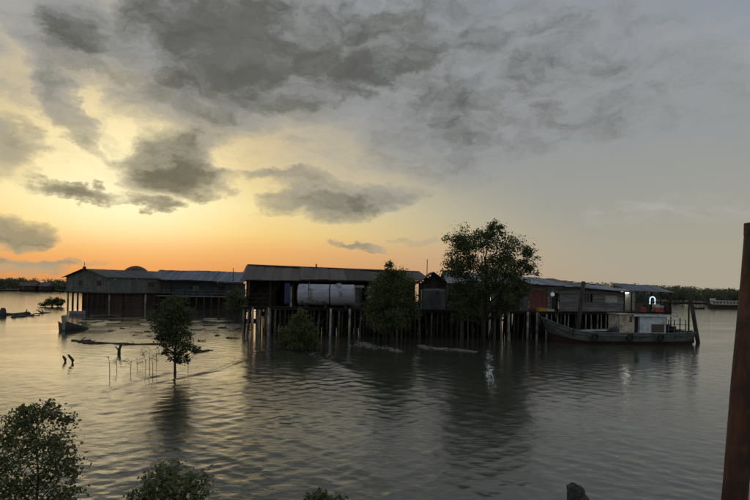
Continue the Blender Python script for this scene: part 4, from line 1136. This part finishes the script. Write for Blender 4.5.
def tree(label, base_px, clumps, leaf, count, m, trunk_r, seed, D=None, name='mangrove_tree', depth=0.75, fork=0.3, base_z=-0.4, sub=0.33, cat='tree', group=None, stems=1, aspect=0.5, gap=None):
    """clumps: (px, py, radius px) taken as real sizes at the tree's own distance; limbs reach every clump"""
    rnd = random.Random(seed); nr = np.random.default_rng(seed)
    if D is None: base = onwater(*base_px); D = base.y
    else: base = at(base_px[0], base_px[1], D)
    s = D / F
    t = thing(name, label, cat, (base.x, base.y, 0), 0, group)
    C = []
    for c in clumps:
        p = at(c[0], c[1], D); r = c[2] * s
        C.append((Vector((p.x - base.x, rnd.uniform(-1, 1) * depth * r * 1.1, p.z)), r))
    topz = max(c.z for c, r in C); lowz = min(c.z - r * 0.5 for c, r in C)
    tb = MB()
    zf = max(0.15, lowz * (1 - fork) + topz * fork * 0.4)
    hz = base_z + (topz - base_z) * 0.88
    lean = Vector((sum(c.x for c, r in C) / len(C) * 0.6, 0, 0))
    spine = []
    for i in range(8):
        f = i / 7.0
        spine.append(Vector((lean.x * f + rnd.uniform(-1, 1) * trunk_r * 0.9 * f, rnd.uniform(-1, 1) * trunk_r * 0.9 * f, base_z + (hz - base_z) * f)))
    tb.tube(spine, [trunk_r * (1.25 if i == 0 else 1) * (1 - 0.8 * i / 7) for i in range(8)], 8, 0.2)
    for k_ in range(stems - 1):
        a = rnd.uniform(0, 6.28); e = Vector((math.cos(a), math.sin(a), 0)) * (topz * 0.22)
        tb.tube([Vector((math.cos(a), math.sin(a), 0)) * trunk_r * 1.5 + Vector((0, 0, base_z)), e * 0.6 + Vector((0, 0, topz * 0.35)), e + Vector((0, 0, topz * 0.75))], [trunk_r * 0.6, trunk_r * 0.45, trunk_r * 0.2], 7, 0.2)
    cents = []
    wsum = sum(r ** 2 for c, r in C)
    for c, r in C:
        # limb from the spine
        zz = max(zf * 0.8, c.z - r - (c - lean).xy.length * 0.7)
        f = min(0.95, max(0.05, (zz - base_z) / (hz - base_z)))
        i = int(f * 7); a = spine[i].lerp(spine[min(i + 1, 7)], f * 7 - i)
        mid = a.lerp(c, 0.5) + Vector((rnd.uniform(-.15, .15), rnd.uniform(-.15, .15), -0.12)) * r
        r0 = trunk_r * (1 - 0.75 * f) * 0.6
        tb.tube([a, mid, c], [r0, r0 * 0.6, r0 * 0.28], 6, 0.2)
        nsub = max(5, int(18 * min(1.6, (r / s) / 16)))
        per = int(count * r * r / wsum / nsub)
        for q in range(nsub):
            d = Vector((rnd.gauss(0, 1), rnd.gauss(0, 1), rnd.gauss(0, 1))).normalized() * r * (rnd.uniform(0.4, 1.0) if rnd.random() < 0.8 else rnd.uniform(1.0, 1.3))
            d.z *= 0.85
            pc = c + d
            if pc.z < 0.25: pc.z = 0.25 + rnd.random() * 0.2
            tb.tube([c + d * 0.1, c + d * 0.6 + Vector((0, 0, -0.05 * r)), pc], [r0 * 0.28, r0 * 0.17, r0 * 0.06], 4)
            sg = r * sub * rnd.uniform(0.7, 1.25)
            m_ = int(per * rnd.uniform(0.6, 1.4))
            pts = nr.normal(size=(m_, 3)) * np.array([sg, sg, sg * 0.7]) * 0.75 + np.array(pc)
            cents.append(pts)
    tb.build('trunk', 'bark', t, True)
    cents = np.concatenate(cents); cents = cents[cents[:, 2] > 0.08]
    if gap:      # an opening between the boughs
        cents = cents[~((abs(cents[:, 0] + base.x - gap[0]) < gap[1]) & (cents[:, 2] > gap[2]) & (cents[:, 2] < gap[3]))]
    me = leaf_mesh(cents, leaf, nr, m, 'crown', aspect)
    o = bpy.data.objects.new('crown', me); COL.objects.link(o); o.parent = t
    return t
tree('tall broad mangrove tree standing before the pale roofed shed', (483, 344.5),
     [(468, 247, 20), (455, 240, 10), (486, 236, 18), (497, 229, 10), (508, 250, 19), (520, 262, 14), (529, 256, 9), (526, 270, 9), (456, 268, 13), (475, 268, 20), (497, 268, 20), (463, 288, 14), (483, 288, 19), (504, 287, 18), (517, 285, 10), (470, 303, 14), (490, 306, 16), (508, 304, 13), (456, 306, 9), (521, 298, 7), (458, 318, 7), (478, 317, 8)],
     0.17, 30000, 'leaf_dark', 0.20, 101, fork=0.25, stems=3, sub=0.30, gap=(at(490.5, 300, 46.5).x, 0.34, 2.2, 4.15))
tree('dense pointed mangrove tree in front of the brown-roofed shed', (393, 342.5),
     [(391, 268, 7), (388, 278, 11), (402, 282, 11), (382, 291, 15), (402, 293, 14), (392, 300, 16), (375, 306, 12), (408, 306, 11), (388, 315, 15), (404, 317, 11), (372, 315, 8), (392, 325, 10)],
     0.15, 24000, 'leaf_olive', 0.13, 102, sub=0.38)
tree('bushy olive mangrove at the water before the storage tank', (300, 350),
     [(301, 312, 6), (297, 322, 9), (306, 325, 9), (291, 333, 10), (302, 335, 11), (312, 335, 8), (288, 341, 7), (300, 344, 9), (311, 343, 8)],
     0.13, 12000, 'leaf_olive', 0.07, 103, sub=0.4, stems=3)
tree('slender mangrove tree standing alone in the golden water', (175, 374),
     [(174, 301, 8), (165, 308, 9), (180, 311, 10), (160, 320, 9), (174, 322, 12), (185, 320, 7), (163, 332, 10), (178, 333, 11), (188, 345, 8), (170, 343, 9), (196, 350, 6), (180, 352, 8), (166, 352, 5), (158, 338, 5), (176, 360, 6), (186, 359, 5), (172, 312, 10), (169, 326, 12), (184, 336, 10)],
     0.10, 14000, 'leaf_dark', 0.075, 104, sub=0.42, fork=0.2)
tree('dark round bush between the low stilt house and the brown-roofed shed', (236, 318),
     [(236, 292, 7), (231, 300, 7), (241, 300, 7), (236, 306, 9), (229, 308, 6), (243, 309, 6)], 0.26, 3000, 'leaf_dark', 0.12, 105, sub=0.42, stems=3)
tree('small pale green bush at the left end of the green-grey house', (52, 306.5),
     [(50, 301, 4), (55, 300, 4), (46, 303, 4), (58, 303, 4), (52, 304, 5), (48, 305, 4), (56, 305, 4)], 0.30, 1800, 'leaf_olive', 0.08, 106, sub=0.45, stems=3, name='mangrove_bush', cat='bush')
tree('tallest and fullest of the leafy young mangroves at the near river edge', (38, 560),
     [(40, 413, 13), (22, 424, 14), (57, 424, 13), (6, 440, 15), (36, 438, 17), (62, 446, 13), (18, 458, 17), (46, 462, 18), (66, 470, 12), (-2, 466, 14), (8, 486, 18), (34, 490, 19), (60, 494, 14), (28, 411, 9), (50, 409, 9), (20, 515, 18), (50, 518, 18)],
     0.062, 8600, 'leaf_near', 0.034, 107, D=9.2, sub=0.50, aspect=0.52)
tree('rounded leafy young mangrove top where the slender tree reflection ends', (172, 600),
     [(172, 476, 18), (155, 484, 14), (190, 482, 14), (145, 496, 14), (172, 496, 20), (198, 496, 13), (160, 513, 18), (185, 514, 18), (205, 512, 12), (140, 512, 12), (172, 535, 22)],
     0.060, 5400, 'leaf_near', 0.028, 108, D=8.2, sub=0.38, aspect=0.52)
tree('small leafy mangrove tip just above the water', (322, 620),
     [(322, 498, 9), (312, 506, 9), (333, 506, 9), (322, 516, 12)], 0.05, 2300, 'leaf_near', 0.02, 109, D=7.6, sub=0.4, aspect=0.52, name='mangrove_sapling', cat='sapling')

# thin seedlings standing in the shallows
def seedling(label, px, py, top, seed, twigs=3):
    rnd = random.Random(seed); p = onwater(px, py); h = (py - top) * p.y / F
    t = thing('mangrove_seedling', label, 'seedling', (p.x, p.y, 0), 0, 'thin bare seedlings in the shallows')
    b = MB(); tip = Vector((rnd.uniform(-.08, .08), 0, h))
    b.tube([(0, 0, -0.4), (rnd.uniform(-.04, .04), 0, h * 0.5), tip], [0.018, 0.014, 0.007], 6)
    b.build('stem', 'bark', t, True)
    tw = MB(); c = []
    for i in range(twigs):
        z = h * rnd.uniform(0.55, 0.98); e = Vector((rnd.uniform(-.35, .35), rnd.uniform(-.3, .3), z + rnd.uniform(0.03, 0.2)))
        tw.tube([(tip.x * z / h, 0, z), e], [0.008, 0.004], 5)
        for q in range(10): c.append((e.x + rnd.gauss(0, .05), e.y + rnd.gauss(0, .05), e.z + rnd.gauss(0, .04)))
    tw.build('twig', 'bark', t)
    o = bpy.data.objects.new('leaves', leaf_mesh(np.array(c), 0.07, np.random.default_rng(seed), 'leaf_dark', 'leaves')); COL.objects.link(o); o.parent = t
for i, (px, py, tp) in enumerate(((110, 377, 357), (117, 371, 360), (130.5, 373, 360), (145, 374, 352), (150, 372, 349), (156, 372, 351), (153, 376, 356), (188, 368, 358), (137, 368, 361))):
    seedling('thin bare mangrove seedling in the shallows left of the slender tree' if px < 170 else 'thin bare mangrove seedling right beside the slender tree trunk', px, py, tp, 200 + i)

# ------------------------------------------------------------------ driftwood, stumps, wreckage on the left
def log(label, a, b, r, seed, m='driftwood', z=0.05, name='driftwood_log', stubs=2):
    rnd = random.Random(seed)
    A, B = onwater(*a), onwater(*b); o = Vector((A.x, A.y, 0)); d = B - A
    pts = []
    for i in range(7):
        f = i / 6
        pts.append(d * f + Vector((0, rnd.uniform(-1, 1) * r * 4, z + rnd.uniform(-0.9, 0.5) * r)))
    t = thing(name, label, 'driftwood', o)
    MB().tube(pts, [r * (1.1 - 0.5 * i / 6) for i in range(7)], 8, 0.35).build('trunk', m, t, True)
    for q in range(stubs):
        f = rnd.uniform(0.1, 0.9); p = d * f + Vector((0, 0, z))
        MB().tube([p, p + Vector((rnd.uniform(-1, 1) * r * 3, rnd.uniform(-1, 1) * r, r * rnd.uniform(1.0, 2.4)))], [r * 0.4, r * 0.15], 6).build('branch_stub', m, t)
log('long dark driftwood log floating far left with broken branch stubs', (2, 315.5), (50, 313.0), 0.27, 1, z=0.08, stubs=3)
log('shorter driftwood log lying against the long far-left log', (10, 317.5), (40, 315.5), 0.22, 2)
log('long thin driftwood trunk afloat before the slender tree', (84, 343), (166, 345.0), 0.075, 3, stubs=3)
log('knotted driftwood piece at the end of the thin floating trunk', (74, 340.5), (100, 344), 0.13, 4, stubs=3)
log('thin branch floating right of the slender tree', (194, 352.5), (213, 350.5), 0.06, 5, stubs=1)
log('half sunken log lying before the green-grey house piles', (88, 317.5), (118, 316.5), 0.25, 6, stubs=1)
rf = random.Random(404)
for i in range(26):
    px = rf.uniform(64, 232); py = rf.uniform(319, 343) if px > 90 else rf.uniform(316, 332)
    w = rf.uniform(4, 15)
    log('broken stick stranded on the mudflat before the green-grey house', (px, py), (px + w, py + rf.uniform(-0.6, 0.6)), rf.uniform(0.025, 0.06), 500 + i, 'slime_wood', 0.05, 'stranded_stick', 1)
    o = [q for q in bpy.data.objects if q.name.startswith('stranded_stick')][-1]
    o['group'] = 'sticks stranded on the mudflat'
def stump(label, px, py, hpx, wpx, seed, lean=0.2, name='tree_stump'):
    rnd = random.Random(seed); p = onwater(px, py); s = p.y / F; h, w = hpx * s, wpx * s / 2
    t = thing(name, label, 'stump', (p.x, p.y, 0))
    MB().tube([(0, 0, -0.3), (0, 0, h * 0.35), (lean * h * 0.6, 0, h * 0.75), (lean * h, 0, h)], [w * 1.25, w, w * 0.85, w * 0.6], 8, 0.35).build('stem', 'slime_wood', t, True)
    MB().tube([(0, 0, h * 0.3), (-h * 0.35 - 0.02, 0, h * 0.7)], [w * 0.6, w * 0.3], 6, 0.2).build('broken_branch', 'slime_wood', t)
    return t
stump('small dark forked stump alone in golden water, the shorter of two', 65.5, 361.5, 5.5, 2.8, 1, -0.5)
stump('small dark forked stump alone in golden water, the taller of two', 72.5, 363, 8, 3.2, 2, -0.55)
stump('curved dark stump rising in front of the thin floating trunk', 119, 353.5, 10, 3.0, 3, 0.25)
stump('squat dark stump at the tip of the long far-left log', 2.5, 316, 8, 6, 4, 0.05)

def wreck():
    a, b = onwater(62, 331), onwater(87, 328.5); o = Vector((a.x, a.y, 0)); L = (b - a).length; rz = math.atan2(b.y - a.y, b.x - a.x)
    t = thing('sunken_skiff', 'half sunken dark skiff with pale upright bow post near the left houses', 'skiff', o, rz)
    vs, fs = [], []; n = 14
    for i in range(n + 1):
        s = i / n; hb = 0.75 * math.sin(math.pi * min(1, 0.15 + s * 0.8)) ** 0.7; zt = 0.75 * (1 - s) ** 1.5 + 0.12
        for y, z in ((-hb, zt), (-hb * 0.7, -0.2), (0, -0.35), (hb * 0.7, -0.2), (hb, zt)): vs.append((s * L, y, z))
    for i in range(n):
        for j in range(4):
            q = i * 5 + j; fs.append((q, q + 1, q + 6, q + 5))
    h = MB().add(vs, fs).build('hull', 'slime_wood', t, True)
    md = h.modifiers.new('thickness', 'SOLIDIFY'); md.thickness = 0.05
    MB().box((0.3, 0, 0.75), (0.28, 0.34, 1.3), Matrix.Rotation(-0.15, 3, 'Y')).build('bow_post', 'pale_pile', t)
    for f in (0.35, 0.6): MB().box((f * L, 0, 0.22), (0.2, 1.1, 0.05)).build('thwart', 'driftwood', t)
wreck()
def low_skiff():
    a, b = onwater(70, 314.5), onwater(83, 314); o = Vector((a.x, a.y, 0)); L = (b - a).length
    t = thing('skiff', 'small pale skiff tied up before the piles of the green-grey house', 'skiff', o)
    vs, fs = [], []; n = 12
    for i in range(n + 1):
        s = i / n; hb = 0.6 * math.sin(math.pi * min(1, 0.1 + s * 0.8)) ** 0.6; zt = 0.45 + 0.35 * abs(s - 0.45) ** 2
        for y, z in ((-hb, zt), (-hb * 0.75, -0.1), (0, -0.2), (hb * 0.75, -0.1), (hb, zt)): vs.append((s * L, y, z))
    for i in range(n):
        for j in range(4):
            q = i * 5 + j; fs.append((q, q + 1, q + 6, q + 5))
    h = MB().add(vs, fs).build('hull', 'grey_board', t, True)
    md = h.modifiers.new('thickness', 'SOLIDIFY'); md.thickness = 0.04
    for f in (0.3, 0.65): MB().box((f * L, 0, 0.33), (0.2, 0.95, 0.04)).build('thwart', 'driftwood', t)
low_skiff()

# ------------------------------------------------------------------ far shores
def far_land(name, pts, z):
    b = MB(); n = len(pts) // 2
    b.add([(p[0], p[1], z) for p in pts], [tuple(range(len(pts)))])
    o = b.build(name, 'mud'); o['kind'] = 'structure'
far_land('far_shore', [(-420, 262), (-128, 262), (-100, 300), (-100, 520), (-420, 520)], 0.25)
far_land('opposite_shore', [(60, 262), (95, 236), (320, 214), (420, 230), (420, 460), (60, 460)], 0.25)
def far_wood(label, name, spots, seed, leaf, per, m, cover):
    """a far wood that reads as one mass: trunks and crowns of many trees"""
    nr = np.random.default_rng(seed); rnd = random.Random(seed)
    t = bpy.data.objects.new(name, None); 
    cents = []; tb = MB()
    for x, y, h in spots:
        k_ = rnd.randint(6, 9)
        for q in range(k_):
            c = np.array([x + rnd.gauss(0, h * 0.22), y + rnd.gauss(0, h * 0.2), 0.3 + h * rnd.uniform(0.15, 0.92)])
            r = h * rnd.uniform(0.12, 0.2)
            cents.append(np.clip(nr.normal(size=(per // k_, 3)), -1.45, 1.45) * np.array([r, r, r * 0.6]) + c)
    cents = np.concatenate(cents); cents = cents[cents[:, 2] > 0.3]
    me = leaf_mesh(cents, leaf, nr, m, name, 0.7)
    o = bpy.data.objects.new(name, me); COL.objects.link(o); o['kind'] = 'stuff'
    tag(o, label, 'wood')
rnd = random.Random(77)
spots = []
for i in range(420):
    x = rnd.uniform(66, 300); yb = 240 - (x - 95) * 0.095
    row = rnd.random()
    h = 4.6 + 2.2 * math.exp(-((x - 110) / 40) ** 2) + rnd.gauss(0, 0.22) + row * 1.4
    spots.append((x, yb + 3 + row * 40, h))
far_wood('low dark green mangrove wood along the opposite shore', 'mangrove_wood', spots, 5, 0.5, 420, 'leaf_far', 0)
spots = []
for i in range(300):
    x = rnd.uniform(-300, -104); row = rnd.random()
    spots.append((x, 266 + row * 60, 3.9 + rnd.gauss(0, 0.4) + 1.5 * row + 0.6 * math.sin(x * 0.13)))
far_wood('dark tree line along the far left shore', 'tree_line', spots, 6, 0.6, 330, 'leaf_far', 0)

def far_house(label, px, D, w, h, rz, mw, mr, group='low houses on the far left shore'):
    p = at(px, 290, D)
    t = thing('shore_house', label, 'house', (p.x, D, 0.2), rz, group)
    MB().box((0, 0, h / 2), (w, 5, h)).build('wall', mw, t)
    b = MB(); b.add([(-w / 2 - .4, -3, h - 0.1), (w / 2 + .4, -3, h - 0.1), (w / 2 + .4, 0, h + 1.6), (-w / 2 - .4, 0, h + 1.6), (-w / 2 - .4, 3, h - 0.1), (w / 2 + .4, 3, h - 0.1)], [(0, 1, 2, 3), (3, 2, 5, 4), (0, 3, 4), (1, 5, 2)])
    b.build('roof', mr, t)
    for i in range(max(2, int(w / 3))):
        x = -w / 2 + w * (i + 0.5) / max(2, int(w / 3))
        MB().box((x, -2.52, h * 0.55), (0.9, 0.06, 1.0)).build('window', 'pane', t)
    MB().box((w * 0.3, -2.53, 1.0), (0.9, 0.06, 1.9)).build('door', 'old_wood', t)
far_house('wider brown walled low house among the far left trees', 30, 262.5, 7, 2.1, 0.05, 'brown_board', 'brown_roof')
far_house('small brown house nearest the green-grey stilt house on the far shore', 46, 264, 4.5, 2.0, 0.0, 'brown_board', 'far_roof')

def houseboat():
    a, b_ = onwater(708, 307.5), onwater(747, 308.5)
    L = (b_ - a).length; rz = math.atan2(b_.y - a.y, b_.x - a.x)
    t = thing('houseboat', 'long low white houseboat with brown hull moored off the opposite shore', 'houseboat', (a.x, a.y, 0), rz)
    vs, fs = [], []; n = 12
    for i in range(n + 1):
        s = i / n; hb = 1.8 * min(1, 0.25 + 3.5 * min(s, 1 - s)); zt = 0.85 + 0.5 * abs(2 * s - 1) ** 4
        for y, z in ((-hb, zt), (-hb * 0.8, -0.4), (hb * 0.8, -0.4), (hb, zt)): vs.append((s * L, y, z))
    for i in range(n):
        for j in range(4):
            q = i * 4; k2 = (j + 1) % 4; fs.append((q + j, q + k2, q + 4 + k2, q + 4 + j))
    fs += [(0, 1, 2, 3), tuple(n * 4 + j for j in (3, 2, 1, 0))]
    MB().add(vs, fs).build('hull', 'brown_board', t)
    c = MB().box((L * 0.5, 0, 1.55), (L * 0.84, 2.6, 1.1)).build('cabin', 'white_paint', t)
    rf = MB().box((L * 0.5, 0, 2.16), (L * 0.9, 3.0, 0.1)).build('roof', 'white_paint', t)
    for i in range(9): MB().box((L * (0.14 + 0.085 * i), -1.32, 1.6), (0.5, 0.05, 0.5)).build('window', 'pane', c)
    MB().box((L * 0.12, 0, 2.5), (1.4, 1.4, 0.7)).build('wheelhouse', 'white_paint', t)
houseboat()
def far_canoe():
    p = onwater(698, 309); t = thing('canoe', 'tiny dark canoe on the open water between boat stern and houseboat', 'canoe', (p.x - 1.6, p.y, 0))
    vs, fs = [], []; n = 10
    for i in range(n + 1):
        s = i / n; hb = 0.4 * math.sin(math.pi * (0.05 + 0.9 * s)); zt = 0.35 + 0.3 * abs(2 * s - 1) ** 3
        for y, z in ((-hb, zt), (-hb * 0.6, -0.1), (hb * 0.6, -0.1), (hb, zt)): vs.append((s * 3.4, y, z))
    for i in range(n):
        for j in range(3): q = i * 4 + j; fs.append((q, q + 1, q + 5, q + 4))
    h = MB().add(vs, fs).build('hull', 'old_wood', t); h.modifiers.new('thickness', 'SOLIDIFY').thickness = 0.04
    MB().box((1.7, 0, 0.25), (0.2, 0.75, 0.04)).build('thwart', 'old_wood', t)
far_canoe()

# ------------------------------------------------------------------ close by: rusty pole and timber stub
def rusty_pole():
    D = 2.5
    top, low = at(758.5, 224, D), at(734.5, 500, D)
    d = (low - top); bot = low + d * ((low.z + 1.2) / (top.z - low.z))
    t = thing('iron_pole', 'tall rusty brown iron pole leaning at the river edge', 'pole', (bot.x, bot.y, 0))
    o = Vector((bot.x, bot.y, 0)); n = 26
    pts = [bot + (top - bot) * (i / n) - o for i in range(n + 1)]
    MB().tube(pts, [0.051 * (1 + 0.03 * math.sin(i * 1.7)) for i in range(n + 1)], 20, 0.03).build('shaft', 'rust', t, True)
    cap = top - o
    MB().tube([cap - Vector((0, 0, 0.05)), cap + Vector((0, 0, 0.004))], 0.055, 20).build('cap', 'rust', t)
rusty_pole()
def timber_post():
    D = 7.0
    a = at(574, 482, D); o = Vector((a.x + 0.03, a.y, 0)); h = a.z
    t = thing('timber_post', 'weathered brown timber post with dark rotten top and slanting brace', 'post', o)
    rnd = random.Random(9)
    prof = [(-0.6, 0.13), (0.6, 0.12), (h - 0.9, 0.115), (h - 0.22, 0.11)]
    MB().tube([(0.02 * math.sin(z), 0, z) for z, r in prof], [r for z, r in prof], 12, 0.12).build('shaft', 'timber', t, True)
    n = 14; vs, fs = [], []
    rings = [(0.0, 1.02), (0.45, 1.06), (0.85, 0.98), (1.0, 0.74), (1.03, 0.40), (1.0, 0.05)]
    for f, r in rings:
        for j in range(n):
            an = 2 * math.pi * j / n; cx, sy = math.cos(an), math.sin(an)
            q = 0.108 * r * (1 + 0.22 * mnoise.noise((cx * 2.2, sy * 2.2, f * 2)))
            top = 0.19 - 0.26 * q * cx + 0.055 * mnoise.noise((cx * 4.5 * r, sy * 4.5 * r, 4.0))     # weathered to a slant, splintered
            vs.append((q * cx, q * sy, h - 0.24 + f * top))
    fs = [(i * n + j, i * n + (j + 1) % n, (i + 1) * n + (j + 1) % n, (i + 1) * n + j) for i in range(len(rings) - 1) for j in range(n)]
    MB().add(vs, fs).build('rotten_top', 'slime_wood', t)
    MB().bar((0.02, -0.10, h - 0.17), (1.9, -0.25, -0.5), 0.16, 0.06).build('brace', 'timber', t)
    MB().tube([(0.06, -0.17, h - 0.24), (0.06, -0.08, h - 0.24)], 0.016, 8).build('bolt', 'dark_metal', t)
timber_post()
